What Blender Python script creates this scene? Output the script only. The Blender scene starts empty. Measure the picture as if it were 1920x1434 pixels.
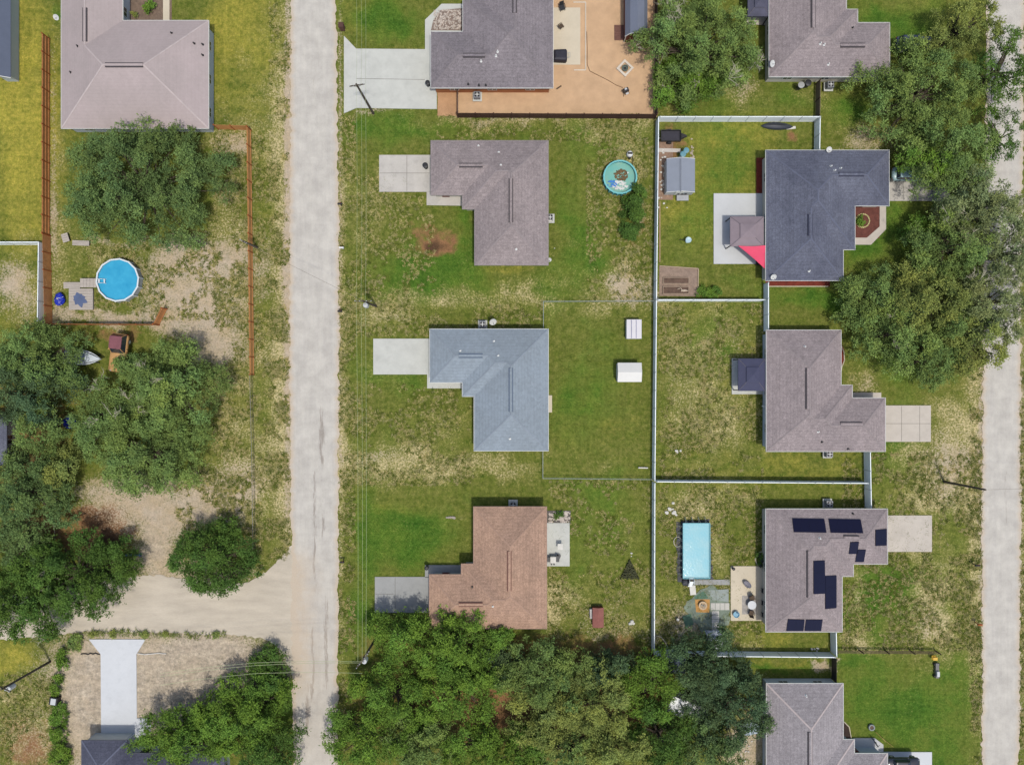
import bpy, math, random
import numpy as np
from math import pi, sin, cos, sqrt, atan2, radians as R

sc = bpy.context.scene
S, H = 13.7, 100.0            # photo pixels per metre on the ground, camera height (m)
# ---------------------------------------------------------------- camera, sky, sun, exposure
cam = bpy.data.objects.new('camera', bpy.data.cameras.new('camera'))
sc.collection.objects.link(cam); sc.camera = cam
cam.location = (0, 0, H); cam.rotation_euler = (0, 0, 0)
cam.data.sensor_fit = 'HORIZONTAL'; cam.data.sensor_width = 36
cam.data.lens = 36*H/(1920/S); cam.data.clip_end = 3000; cam.data.clip_start = 1
w = bpy.data.worlds.new('World'); sc.world = w; w.use_nodes = True
nt = w.node_tree; nt.nodes.clear()
sky = nt.nodes.new('ShaderNodeTexSky'); sky.sky_type = 'NISHITA'; sky.sun_disc = False
SD = (0.15, -0.30, 1.0)       # towards the sun
sky.sun_elevation = math.atan(1/math.hypot(SD[0], SD[1])); sky.sun_rotation = atan2(SD[0], SD[1])
sky.air_density = 1.0; sky.dust_density = 2.5
bg = nt.nodes.new('ShaderNodeBackground'); bg.inputs[1].default_value = 0.15
wo = nt.nodes.new('ShaderNodeOutputWorld')
nt.links.new(sky.outputs[0], bg.inputs[0]); nt.links.new(bg.outputs[0], wo.inputs[0])
sl = bpy.data.lights.new('sun', 'SUN'); sl.energy = 2.6; sl.angle = R(3); sl.color = (1.0, 0.965, 0.90)
so = bpy.data.objects.new('sun', sl); sc.collection.objects.link(so)
from mathutils import Vector
so.rotation_euler = Vector(SD).to_track_quat('Z', 'Y').to_euler(); so.location = (20, -40, 130)
sc.view_settings.view_transform = 'Standard'; sc.view_settings.look = 'None'
sc.view_settings.exposure = 0.20; sc.view_settings.gamma = 1
sc.render.resolution_x = 1024; sc.render.resolution_y = 764

rnd = random.Random(7)
C = sc.collection

def P(px, py, z=0.0):
    k = (H-z)/H/S
    return ((px-960)*k, (717-py)*k)
def lin(c):
    c /= 255.0
    return c/12.92 if c <= .04045 else ((c+.055)/1.055)**2.4
def col(r, g, b, k=1.0):
    return (lin(r)*k, lin(g)*k, lin(b)*k, 1)

# ---------------------------------------------------------------- materials
def nn(nt, t, **kw):
    n = nt.nodes.new(t)
    for k, v in kw.items(): setattr(n, k, v)
    return n
def ramp(nt, src, p0, p1, c0=(0,0,0,1), c1=(1,1,1,1)):
    r = nn(nt, 'ShaderNodeValToRGB')
    e = r.color_ramp.elements
    e[0].position = p0; e[0].color = c0; e[1].position = p1; e[1].color = c1
    nt.links.new(src, r.inputs[0]); return r.outputs[0]
def mixc(nt, f, a, b, mode='MIX'):
    m = nn(nt, 'ShaderNodeMix', data_type='RGBA', blend_type=mode)
    for sock, v in ((m.inputs[0], f), (m.inputs[6], a), (m.inputs[7], b)):
        if hasattr(v, 'is_linked'): nt.links.new(v, sock)
        else: sock.default_value = v
    return m.outputs[2]
def mth(nt, op, a, b=0.0, clamp=False):
    m = nn(nt, 'ShaderNodeMath', operation=op); m.use_clamp = clamp
    for sock, v in ((m.inputs[0], a), (m.inputs[1], b)):
        if hasattr(v, 'is_linked'): nt.links.new(v, sock)
        else: sock.default_value = v
    return m.outputs[0]
def noise(nt, scale, detail=3, rough=.6, vec=None, out=0):
    n = nn(nt, 'ShaderNodeTexNoise'); n.inputs['Scale'].default_value = scale
    n.inputs['Detail'].default_value = detail; n.inputs['Roughness'].default_value = rough
    if vec is not None: nt.links.new(vec, n.inputs['Vector'])
    return n.outputs[out]
def coords(nt, scale=(1, 1, 1), rot=0):
    g = nn(nt, 'ShaderNodeNewGeometry'); m = nn(nt, 'ShaderNodeMapping')
    m.inputs['Scale'].default_value = scale; m.inputs['Rotation'].default_value = (0, 0, rot)
    nt.links.new(g.outputs['Position'], m.inputs['Vector']); return m.outputs[0]
MATS = {}
def mat(name, c, rough=.8, var=.12, s1=1.2, s2=9, bump=0.0, metal=0.0, stain=0.0, stretch=(1, 1, 1), spec=.3, coat=0):
    if name in MATS: return MATS[name]
    m = bpy.data.materials.new(name); m.use_nodes = True; nt = m.node_tree
    b = nt.nodes['Principled BSDF']
    v = coords(nt, stretch)
    a = noise(nt, s1, 4, .6, v); f = noise(nt, s2, 3, .7, v)
    lo = tuple(x*(1-var) for x in c[:3])+(1,); hi = tuple(min(1, x*(1+var)) for x in c[:3])+(1,)
    c1 = ramp(nt, a, .3, .7, lo, hi)
    g = ramp(nt, f, .3, .7, (1-var*.8,)*3+(1,), (1+0*var,)*3+(1,))
    o = mixc(nt, 1.0, c1, g, 'MULTIPLY')
    if stain > 0:
        st = noise(nt, .75, 7, .7, v); k = ramp(nt, st, .50, .74)
        kk = mth(nt, 'MULTIPLY', k, stain)
        o = mixc(nt, kk, o, tuple(x*.55 for x in c[:3])+(1,))
    nt.links.new(o, b.inputs['Base Color'])
    b.inputs['Roughness'].default_value = rough; b.inputs['Metallic'].default_value = metal
    b.inputs['Specular IOR Level'].default_value = spec; b.inputs['Coat Weight'].default_value = coat
    if bump:
        bp = nn(nt, 'ShaderNodeBump'); bp.inputs['Strength'].default_value = bump; bp.inputs['Distance'].default_value = .05
        nt.links.new(f, bp.inputs['Height']); nt.links.new(bp.outputs[0], b.inputs['Normal'])
    MATS[name] = m; return m

def shingle(name, c, c2=None, rows=.17, amt=.16, grain=.26, tabs=.8):
    if name in MATS: return MATS[name]
    m = bpy.data.materials.new(name); m.use_nodes = True; nt = m.node_tree; b = nt.nodes['Principled BSDF']
    v = coords(nt); big = noise(nt, .16, 4, .6, v); mid = noise(nt, 1.6, 3, .6, v); fine = noise(nt, 6.5, 2, .9, v)
    tab = nn(nt, 'ShaderNodeTexVoronoi'); tab.inputs['Scale'].default_value = 3.2; nt.links.new(v, tab.inputs['Vector'])
    sp = nn(nt, 'ShaderNodeSeparateXYZ'); nt.links.new(v, sp.inputs[0])
    z = mth(nt, 'FRACT', mth(nt, 'DIVIDE', mth(nt, 'ADD', sp.outputs[2], mth(nt, 'MULTIPLY', mid, .05)), rows))
    c2 = c2 or tuple(x*.8 for x in c[:3])+(1,)
    o = mixc(nt, ramp(nt, big, .35, .65), c, c2)
    o = mixc(nt, 1.0, o, ramp(nt, mid, .25, .75, (1-amt*.6,)*3+(1,), (1+amt*.3,)*3+(1,)), 'MULTIPLY')
    vs_ = coords(nt, (.9, .12, .9)); o = mixc(nt, 1.0, o, ramp(nt, noise(nt, 1.0, 4, .6, vs_), .35, .7, (1-amt*.55,)*3+(1,), (1.04,)*3+(1,)), 'MULTIPLY')
    o = mixc(nt, 1.0, o, ramp(nt, fine, .32, .68, (1-grain,)*3+(1,), (1+grain*.8,)*3+(1,)), 'MULTIPLY')
    sv = nn(nt, 'ShaderNodeSeparateColor'); nt.links.new(tab.outputs['Color'], sv.inputs[0])
    o = mixc(nt, 1.0, o, ramp(nt, sv.outputs[0], 0, 1, (1-.14*tabs,)*3+(1,), (1+.1*tabs,)*3+(1,)), 'MULTIPLY')
    o = mixc(nt, 1.0, o, ramp(nt, z, 0.0, .3, (1-.2*tabs,)*3+(1,), (1.0,)*3+(1,)), 'MULTIPLY')
    nt.links.new(o, b.inputs['Base Color']); b.inputs['Roughness'].default_value = .9
    b.inputs['Specular IOR Level'].default_value = .2
    bp = nn(nt, 'ShaderNodeBump'); bp.inputs['Strength'].default_value = .5*tabs; bp.inputs['Distance'].default_value = .03
    nt.links.new(fine, bp.inputs['Height']); nt.links.new(bp.outputs[0], b.inputs['Normal'])
    MATS[name] = m; return m

def water(name, c, deep):
    m = bpy.data.materials.new(name); m.use_nodes = True; nt = m.node_tree; b = nt.nodes['Principled BSDF']
    v = coords(nt); a = noise(nt, .8, 3, .6, v); f = noise(nt, 3.5, 3, .6, v)
    o = mixc(nt, ramp(nt, a, .3, .7), c, deep); nt.links.new(o, b.inputs['Base Color'])
    b.inputs['Roughness'].default_value = .08; b.inputs['Specular IOR Level'].default_value = .4
    bp = nn(nt, 'ShaderNodeBump'); bp.inputs['Strength'].default_value = .15; bp.inputs['Distance'].default_value = .05
    nt.links.new(f, bp.inputs['Height']); nt.links.new(bp.outputs[0], b.inputs['Normal']); return m

def leafmat(name, c, transl=.12):
    m = bpy.data.materials.new(name); m.use_nodes = True; nt = m.node_tree; b = nt.nodes['Principled BSDF']
    at = nn(nt, 'ShaderNodeAttribute', attribute_name='tint')
    n = noise(nt, .7, 3, .6, coords(nt))
    o = mixc(nt, 1.0, c, at.outputs[0], 'MULTIPLY')
    o = mixc(nt, 1.0, o, ramp(nt, n, .3, .7, (.78, .82, .85, 1), (1.2, 1.12, 1.0, 1)), 'MULTIPLY')
    nt.links.new(o, b.inputs['Base Color']); b.inputs['Roughness'].default_value = .75
    b.inputs['Specular IOR Level'].default_value = .15
    tr = nn(nt, 'ShaderNodeBsdfTranslucent'); nt.links.new(mixc(nt, 1.0, o, (1.0, 1.1, .5, 1), 'MULTIPLY'), tr.inputs[0])
    ms = nn(nt, 'ShaderNodeMixShader'); ms.inputs[0].default_value = transl
    nt.links.new(b.outputs[0], ms.inputs[1]); nt.links.new(tr.outputs[0], ms.inputs[2])
    nt.links.new(ms.outputs[0], nt.nodes['Material Output'].inputs[0]); MATS[name] = m; return m

K = .67   # photo colour of a sunlit flat surface -> base colour
def pc(r, g, b, k=1.0):
    c = col(r, g, b, K*k); return (c[0], c[1], c[2]*.94, 1)

# ---------------------------------------------------------------- mesh building
class MB:
    def __init__(s): s.v = []; s.f = []; s.m = []; s.cur = 0
    def mi(s, i): s.cur = i; return s
    def add(s, vs, fs):
        o = len(s.v); s.v += [tuple(p) for p in vs]
        for f in fs: s.f.append(tuple(o+i for i in f)); s.m.append(s.cur)
        return s
    def box(s, x0, y0, z0, x1, y1, z1):
        return s.add([(x0,y0,z0),(x1,y0,z0),(x1,y1,z0),(x0,y1,z0),(x0,y0,z1),(x1,y0,z1),(x1,y1,z1),(x0,y1,z1)],
                     [(0,3,2,1),(4,5,6,7),(0,1,5,4),(1,2,6,5),(2,3,7,6),(3,0,4,7)])
    def obox(s, cx, cy, z0, z1, lx, ly, a=0):
        ca, sa = cos(a), sin(a)
        q = [(-lx/2,-ly/2),(lx/2,-ly/2),(lx/2,ly/2),(-lx/2,ly/2)]
        return s.prism([(cx+x*ca-y*sa, cy+x*sa+y*ca) for x, y in q], z0, z1)
    def prism(s, poly, z0, z1, top=1.0):
        n = len(poly)
        ar = sum(poly[i][0]*poly[(i+1) % n][1]-poly[(i+1) % n][0]*poly[i][1] for i in range(n))
        if ar < 0: poly = poly[::-1]
        mx = sum(p[0] for p in poly)/n; my = sum(p[1] for p in poly)/n
        vs = [(x, y, z0) for x, y in poly]+[(mx+(x-mx)*top, my+(y-my)*top, z1) for x, y in poly]
        return s.add(vs, [tuple(range(n))[::-1], tuple(range(n, 2*n))]+[(i, (i+1) % n, n+(i+1) % n, n+i) for i in range(n)])
    def cyl(s, cx, cy, z0, z1, r0, r1=None, n=12):
        r1 = r0 if r1 is None else r1
        return s.tube((cx, cy, z0), (cx, cy, z1), r0, r1, n)
    def tube(s, a, b, r0, r1=None, n=6, caps=True):
        r1 = r0 if r1 is None else r1
        a = Vector(a); b = Vector(b); d = (b-a)
        if d.length < 1e-6: return s
        d.normalize(); u = d.orthogonal().normalized(); w_ = d.cross(u)
        vs = [tuple(a+(u*cos(t)+w_*sin(t))*r0) for t in [2*pi*i/n for i in range(n)]]
        vs += [tuple(b+(u*cos(t)+w_*sin(t))*r1) for t in [2*pi*i/n for i in range(n)]]
        fs = [(i, (i+1) % n, n+(i+1) % n, n+i) for i in range(n)]
        if caps: fs += [tuple(range(n))[::-1], tuple(range(n, 2*n))]
        return s.add(vs, fs)
    def path(s, pts, r, n=6):
        for a, b in zip(pts, pts[1:]): s.tube(a, b, r, r, n)
        return s
    def lathe(s, cx, cy, prof, n=16):
        o = len(s.v); vs = []; fs = []
        for (r, z) in prof: vs += [(cx+r*cos(2*pi*i/n), cy+r*sin(2*pi*i/n), z) for i in range(n)]
        for k in range(len(prof)-1):
            for i in range(n): fs.append((k*n+i, k*n+(i+1) % n, (k+1)*n+(i+1) % n, (k+1)*n+i))
        return s.add(vs, fs)
    def blob(s, cx, cy, cz, rx, ry, rz, n=10, m=6, jit=0.0, rd=rnd):
        vs = []; fs = []
        for j in range(m+1):
            t = pi*j/m
            for i in range(n):
                k = 1+jit*(rd.random()-.5)
                vs.append((cx+rx*k*sin(t)*cos(2*pi*i/n), cy+ry*k*sin(t)*sin(2*pi*i/n), cz+rz*k*cos(t)))
        for j in range(m):
            for i in range(n): fs.append((j*n+i, (j+1)*n+i, (j+1)*n+(i+1) % n, j*n+(i+1) % n))
        return s.add(vs, fs)
    def loft(s, secs, caps=True):
        n = len(secs[0]); vs = [p for q in secs for p in q]; fs = []
        for k in range(len(secs)-1):
            for i in range(n): fs.append((k*n+i, k*n+(i+1) % n, (k+1)*n+(i+1) % n, (k+1)*n+i))
        if caps: fs += [tuple(range(n))[::-1], tuple(range((len(secs)-1)*n, len(secs)*n))]
        return s.add(vs, fs)
    def build(s, name, mats, parent=None, origin=(0, 0, 0), smooth=False):
        me = bpy.data.meshes.new(name); ox, oy, oz = origin
        me.from_pydata([(x-ox, y-oy, z-oz) for x, y, z in s.v], [], s.f)
        for m in (mats if isinstance(mats, (list, tuple)) else [mats]): me.materials.append(m)
        me.polygons.foreach_set('material_index', s.m)
        if smooth: me.polygons.foreach_set('use_smooth', [True]*len(me.polygons))
        me.validate(); me.update()
        o = bpy.data.objects.new(name, me); C.objects.link(o)
        if parent is not None: o.parent = parent
        else: o.location = origin
        return o

def tag(o, label=None, cat=None, group=None, kind=None):
    if label: o['label'] = label
    if cat: o['category'] = cat
    if group: o['group'] = group
    if kind: o['kind'] = kind
    return o
def thing(name, label, cat, loc=(0, 0, 0), rz=0, group=None):
    o = bpy.data.objects.new(name, None); C.objects.link(o); o.empty_display_size = .3
    o.location = loc; o.rotation_euler = (0, 0, rz); return tag(o, label, cat, group)
def copy_tree(o, parent=None):
    c = o.copy(); C.objects.link(c)
    if parent is not None: c.parent = parent
    for ch in list(o.children): copy_tree(ch, c)
    return c
def put(o, px, py, rz=0, z=0):
    x, y = P(px, py, z); o.location = (x, y, z); o.rotation_euler = (0, 0, rz); return o
def struct(name, mb, m, **k): return tag(mb.build(name, m, **k), kind='structure')

# value noise in numpy
class VN:
    def __init__(s, seed, n=256): s.g = np.random.RandomState(seed).rand(n, n); s.n = n
    def __call__(s, x, y):
        xi = np.floor(x).astype(int); yi = np.floor(y).astype(int); fx = x-xi; fy = y-yi
        fx = fx*fx*(3-2*fx); fy = fy*fy*(3-2*fy); n = s.n; g = s.g
        return ((g[xi % n, yi % n]*(1-fx)+g[(xi+1) % n, yi % n]*fx)*(1-fy)+(g[xi % n, (yi+1) % n]*(1-fx)+g[(xi+1) % n, (yi+1) % n]*fx)*fy)
def fbm(x, y, seed, oct=4, gain=.55):
    t = 0; a = 1; tot = 0
    for k in range(oct):
        t = t+a*VN(seed+k)(x*2**k+17.3*k, y*2**k+5.1*k); tot += a; a *= gain
    return t/tot

# ================================================================ GROUND
# blobs in photo pixels on the ground plane: (x, y, rx, ry, strength)
LUSH = [(1340,640,60,50,.3),(800,530,95,55,1),(800,490,60,45,.8),(872,430,28,60,.9),(690,255,60,30,.6),(760,245,110,24,.7),(1150,262,70,30,.6),(980,245,60,20,.5),(1100,470,40,70,.8),(1010,540,60,40,.7),
 (1080,360,50,110,.55),(1120,700,95,140,.45),(1070,760,40,60,.6),(760,1000,90,70,1),(690,1000,25,130,.7),(1120,930,60,40,.8),(1080,1060,30,90,.5),(1160,1030,60,60,.4),(680,1120,30,60,.6),
 (750,850,40,15,.5),(770,720,40,30,.5),(690,680,40,40,.55),(740,800,30,40,.3),(1340,300,80,80,.5),(1300,430,55,80,.55),(1370,350,50,120,.4),(1380,530,45,20,.6),(1480,190,50,25,.6),(1600,200,60,40,.9),
 (1500,560,70,25,.9),(1640,430,80,90,1),(1580,560,30,30,.8),(1640,40,60,40,1),(1720,50,60,60,.8),(1340,640,40,60,.45),(1420,980,40,50,.5),(1340,1000,40,60,.2),(1430,1190,70,22,.4),(1680,700,70,50,.7),(1700,830,40,25,.8),(1720,880,70,30,.55),
 (1700,960,40,20,.5),(1780,960,30,60,.5),(1640,1120,70,70,.9),(1720,1090,50,30,.9),(1700,1330,130,90,.95),(1620,1240,50,15,.5),(1780,1250,50,50,.6),(1770,1150,20,40,.5),(520,1290,40,70,1),(720,20,70,40,.9),(740,60,60,30,.8),(720,220,40,14,.5),
 (1470,1250,90,10,.8),(1100,1000,80,40,.5),(1500,880,60,15,.4),(110,30,15,25,.7),(1270,560,20,10,.3),(920,1110,10,10,.1),(660,1180,30,50,.6),(1770,1420,60,40,.7),(1330,160,100,60,.5)]
YEL = [(40,200,70,330,.95),(470,100,80,150,.55),(440,40,60,60,.6),(30,1235,60,30,.7),(420,770,40,80,.3),(520,720,25,80,.35),(960,505,60,14,.35),(720,50,80,60,.35),(1400,250,60,30,.5),(1350,310,90,90,.65),(1300,420,50,60,.5),(1500,540,60,15,.4),(1450,1190,80,20,.5),(1450,1245,80,12,.5),
 (1420,880,200,30,.35),(1350,700,100,110,.3),(690,1080,35,60,.2),(720,950,100,30,.3),(1660,1330,120,100,.15),(490,560,30,200,.2),(1100,800,80,80,.2),(1750,30,60,30,.3)]
DRY = [(530,250,20,260,.8),(532,700,22,400,.8),(640,720,10,720,.75),(430,600,80,260,.75),(180,480,90,60,.5),(60,430,40,40,.3),(450,260,50,40,.6),(700,400,45,90,.6),(730,340,40,40,.5),(870,560,180,22,.6),(1170,525,55,45,1),(1190,300,35,60,.7),(1000,225,200,14,.8),(720,590,70,25,.7),(950,575,130,20,.5),
 (700,760,60,90,.45),(720,865,110,35,.9),(870,880,170,25,.8),(850,790,80,40,.5),(850,690,0,0,0),(1080,1140,50,40,.7),(1180,1080,45,90,.5),(1310,720,90,170,.65),(1270,630,40,70,.6),(1400,620,50,40,.5),(1390,800,50,80,.55),(1280,960,60,40,.7),(1380,930,60,20,.6),(1350,1040,35,60,.6),(1280,1110,60,60,.6),(1400,1200,40,15,.7),
 (1620,730,40,60,.8),(1790,800,60,100,.8),(1780,900,70,70,.9),(1700,870,60,60,.5),(1740,940,60,25,.8),(1760,1160,55,80,1),(1740,1040,40,50,.6),(1610,1130,22,70,.7),(1600,1210,60,20,.8),(1830,1000,16,500,.7),(1520,180,40,35,.6),(1380,180,60,25,.7),(1270,215,40,20,.4),(1640,250,70,30,.7),
 (460,940,60,110,.9),(60,560,60,70,.7),(60,1380,70,70,.9),(40,1300,50,30,.7),(860,970,20,8,.5),(660,600,30,40,.5),(470,150,60,120,.3),(110,330,20,220,.5),(1100,240,90,25,.5),(1050,520,90,40,.35),(1670,760,60,60,.2),(1925,1000,12,500,.8),(1130,860,60,30,.2),(1160,1180,60,25,.6),(1035,1130,20,60,.7)]
SAND = [(1170,535,45,34,.55),(1790,830,40,60,.35),(1770,900,50,50,.4),(1620,740,30,50,.4),(1390,640,25,50,.3),(1260,700,25,120,.3),(720,860,60,14,.3),(700,390,24,60,.35),(1100,1150,40,30,.5),(1610,1130,14,60,.35),(1700,1160,50,25,.3),(950,225,160,8,.5),(1300,950,60,30,.35),(1370,1110,20,80,.4),(100,420,10,60,.5),(440,262,28,30,.8),(340,500,120,50,.75),(410,480,45,40,.85),(330,570,80,60,.7),(410,590,70,70,.7),(380,640,50,40,.6),(430,350,30,60,.45),(490,480,25,120,.4),(430,930,70,70,.85),(250,960,95,60,1.0),(290,1030,50,50,1.0),(350,960,70,40,.8),(210,930,70,40,.9),(30,535,45,50,.9),(200,1300,110,130,1.3),(380,1240,150,70,1.3),(170,1380,40,80,1.0),(330,1300,80,70,1.1),
 (540,500,8,600,.7),(541,300,7,300,.6),(638,400,5,900,.6),(1620,265,60,26,.6),(1840,900,8,600,.7),(1915,900,8,700,.6),(1280,1175,70,50,.8),(1200,400,10,40,.9),(220,595,120,10,.7),(200,450,80,12,.5),(1160,1120,20,60,.3),(1130,1190,90,18,.6),(1220,540,15,20,.5),(1170,535,40,30,.6),(130,595,50,15,.6),(60,1400,60,50,.5),
 (980,215,130,7,.8),(700,215,40,8,.6),(545,560,20,500,.35),(1395,700,60,30,.2),(1740,1170,40,50,.45),(1780,880,60,60,.45),(100,250,8,240,.5),(1400,160,40,30,.6),(240,610,120,15,.6),(420,660,80,30,.4),(1545,1250,20,14,.9),(1430,1330,40,90,.5),(700,860,70,15,.3),(740,600,40,15,.4),(380,1080,150,40,.6),(720,1130,35,14,.4),(1400,1400,70,50,.9)]
BRN = [(803,448,42,34,1.0),(185,960,45,30,1.0),(180,1010,70,45,1.1),(60,1400,70,60,.7),(1480,268,22,16,.7),(1260,270,40,18,.5),(850,1210,200,30,.45),(1150,1215,80,30,.4),(1200,430,12,60,.6),(225,630,80,20,.6),(60,1000,60,50,.7),(1590,250,50,20,.3),(1680,450,100,70,.25),(1330,120,90,90,.5),(1000,1320,400,120,.8),(1255,300,20,60,.7),(50,800,100,150,.7),(1750,600,110,120,.5),(800,575,120,12,.3),(420,1390,150,60,.4)]
GREY = [(200,1300,120,130,1),(400,1240,160,90,1.2),(330,1320,120,90,1),(280,1010,60,50,.8),(60,1400,60,60,.4),(1280,1175,60,50,.9),(1170,1190,120,30,.8),(60,540,50,50,.4),(420,980,60,60,.6)]
fine = np.arange(-90, 2011, 3.0); fy_ = np.arange(-75, 1510, 3.0)
outx = np.array([-6000, -2500, -1200, -600, -300]); outy = np.array([-6000, -2500, -1200, -600, -300])
gx = np.concatenate([outx, fine, 1920-outx[::-1]]); gy = np.concatenate([outy, fy_, 1434-outy[::-1]])
X, Y = np.meshgrid(gx, gy)
wx = X+(fbm(X/45, Y/45, 3)-.5)*60+(fbm(X/12, Y/12, 4)-.5)*16; wy = Y+(fbm(X/45, Y/45, 31)-.5)*60+(fbm(X/12, Y/12, 41)-.5)*16
def field(bl, soft=1.0, ax=wx, ay=wy):
    f = np.zeros_like(X)
    for (a, b, rx, ry, s_) in bl:
        if rx <= 0: continue
        d = ((ax-a)/rx)**2+((ay-b)/ry)**2
        f = 1-(1-f)*(1-np.clip(s_*np.exp(-d*.9)*soft, 0, 1))
    return f
# narrow verge strips must not be warped as far
nx_ = X+(fbm(X/10, Y/10, 8)-.5)*10
lush = np.clip(field(LUSH)+(fbm(X/55, Y/55, 51)-.5)*.95, 0, 1)
yel = np.clip(field(YEL)+(fbm(X/50, Y/50, 61)-.5)*.6, 0, 1)
dry = np.clip(field([b for b in DRY if b[2] > 25])*.95+field([b for b in DRY if b[2] <= 25], 1, nx_, Y)+(fbm(X/38, Y/38, 71)-.45)*.8, 0, 1)
sand = np.clip(field([b for b in SAND if b[2] > 12])+field([b for b in SAND if b[2] <= 12], 1, nx_, Y)+(fbm(X/25, Y/25, 81)-.5)*.25, 0, 1)
brn = np.clip(field(BRN)+(fbm(X/30, Y/30, 91)-.5)*.15, 0, 1)
sand = sand*(1-.5*brn); grey = np.clip(field(GREY)+(fbm(X/40, Y/40, 95)-.5)*.5, 0, 1)
WX = (X-960)/S; WY = (717-Y)/S
ny, nx = X.shape
Z = (fbm(WX/6, WY/6, 101)-.5)*.03
vs = np.stack([WX, WY, Z-.05], -1).reshape(-1, 3)
ii = np.arange(nx*ny).reshape(ny, nx)
q = np.stack([ii[:-1, :-1], ii[1:, :-1], ii[1:, 1:], ii[:-1, 1:]], -1).reshape(-1, 4)
def npmesh(name, verts, quads, m, attrs=None, smooth=False):
    me = bpy.data.meshes.new(name); nv = len(verts); nf = len(quads); k = quads.shape[1]
    me.vertices.add(nv); me.vertices.foreach_set('co', verts.astype(np.float32).ravel())
    me.loops.add(nf*k); me.loops.foreach_set('vertex_index', quads.astype(np.int32).ravel())
    me.polygons.add(nf); me.polygons.foreach_set('loop_start', np.arange(0, nf*k, k, dtype=np.int32))
    me.polygons.foreach_set('loop_total', np.full(nf, k, dtype=np.int32))
    me.materials.append(m)
    for an, a in (attrs or {}).items():
        at = me.color_attributes.new(an, 'FLOAT_COLOR', 'POINT'); at.data.foreach_set('color', a.astype(np.float32).ravel())
    if smooth: me.polygons.foreach_set('use_smooth', np.ones(nf, dtype=bool))
    me.update(calc_edges=True); return me
def ground_mat():
    m = bpy.data.materials.new('lawn and soil'); m.use_nodes = True; nt = m.node_tree; b = nt.nodes['Principled BSDF']
    a1 = nn(nt, 'ShaderNodeAttribute', attribute_name='cover'); s1 = nn(nt, 'ShaderNodeSeparateColor'); nt.links.new(a1.outputs[0], s1.inputs[0])
    a2 = nn(nt, 'ShaderNodeAttribute', attribute_name='soil'); s2 = nn(nt, 'ShaderNodeSeparateColor'); nt.links.new(a2.outputs[0], s2.inputs[0])
    L, D, SN = s1.outputs[0], s1.outputs[1], s1.outputs[2]; Yl, Br, Gr = s2.outputs[0], s2.outputs[1], s2.outputs[2]
    v = coords(nt)
    n1 = noise(nt, .9, 5, .7, v); n2 = noise(nt, 4.3, 3, .78, v); n3 = noise(nt, 8.5, 2, .8, v); mow = noise(nt, 1.0, 3, .6, coords(nt, (.10, 2.1, 1))); mow2 = noise(nt, 1.0, 3, .6, coords(nt, (1.9, .12, 1))); n4 = noise(nt, .35, 5, .65, v); n5 = noise(nt, 1.9, 4, .7, v)
    def thr(f, n, lo=.35, hi=.65, amp=1.0):
        t = mth(nt, 'ADD', f, mth(nt, 'MULTIPLY', mth(nt, 'SUBTRACT', n, .5), amp)); return ramp(nt, t, lo, hi)
    o = mixc(nt, ramp(nt, n1, .35, .65), mixc(nt, ramp(nt, n5, .35, .65), pc(86, 104, 36), pc(108, 118, 50)), mixc(nt, ramp(nt, n5, .35, .65), pc(116, 120, 56), pc(132, 134, 72)))
    o = mixc(nt, thr(Yl, n1, .2, .9, .8), o, mixc(nt, ramp(nt, n5, .3, .7), pc(146, 146, 58), pc(184, 170, 80)))
    o = mixc(nt, thr(L, n1, .25, .85, 1.1), o, mixc(nt, ramp(nt, n2, .35, .65), pc(82, 114, 36), pc(108, 130, 54)))
    o = mixc(nt, thr(mth(nt, 'MULTIPLY', L, .8), n4, .50, 1.0, 1.0), o, mixc(nt, ramp(nt, n5, .35, .65), pc(50, 90, 22), pc(78, 116, 44)))
    o = mixc(nt, mth(nt, 'MULTIPLY', thr(D, n1, .3, .8, 1.0), .55), o, pc(142, 138, 80))
    # straw flecks
    fl = mth(nt, 'ADD', n2, mth(nt, 'MULTIPLY', D, .29)); o = mixc(nt, ramp(nt, fl, .66, .86), o, mixc(nt, ramp(nt, D, .35, .8), pc(172, 164, 106), pc(206, 190, 150)))
    o = mixc(nt, thr(Br, n1, .4, .75, .8), o, pc(150, 112, 82))
    o = mixc(nt, thr(Br, n4, .75, 1.1, .5), o, pc(98, 74, 58))
    # sand breaking through
    sn = mth(nt, 'ADD', mth(nt, 'MULTIPLY', SN, 1.0), mth(nt, 'MULTIPLY', mth(nt, 'SUBTRACT', n2, .5), 1.5))
    o = mixc(nt, ramp(nt, sn, .38, .78), o, mixc(nt, thr(Gr, n4, .55, 1.05, 1.6), mixc(nt, ramp(nt, n4, .35, .65), pc(200, 184, 168), pc(196, 176, 150)), mixc(nt, ramp(nt, n5, .35, .65), pc(176, 162, 150), pc(208, 194, 178))))
    trk = noise(nt, 1.0, 4, .65, coords(nt, (.5, .9, 1), .62)); o = mixc(nt, mth(nt, 'MULTIPLY', Gr, .9, True), o, mixc(nt, 1.0, o, ramp(nt, trk, .40, .58, (.84, .83, .82, 1), (1.10, 1.09, 1.07, 1)), 'MULTIPLY'))
    # clumps and blades
    sf = mth(nt, 'SUBTRACT', 1.0, mth(nt, 'MULTIPLY', SN, .6), True)
    o = mixc(nt, sf, o, ramp(nt, n3, .25, .75, (.70, .72, .72, 1), (1.33, 1.30, 1.27, 1)), 'MULTIPLY')
    o = mixc(nt, 1.0, o, ramp(nt, n2, .3, .7, (.88, .88, .88, 1), (1.08, 1.08, 1.05, 1)), 'MULTIPLY')
    o = mixc(nt, 1.0, o, ramp(nt, n5, .25, .75, (.80, .84, .80, 1), (1.16, 1.12, 1.12, 1)), 'MULTIPLY')
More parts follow.
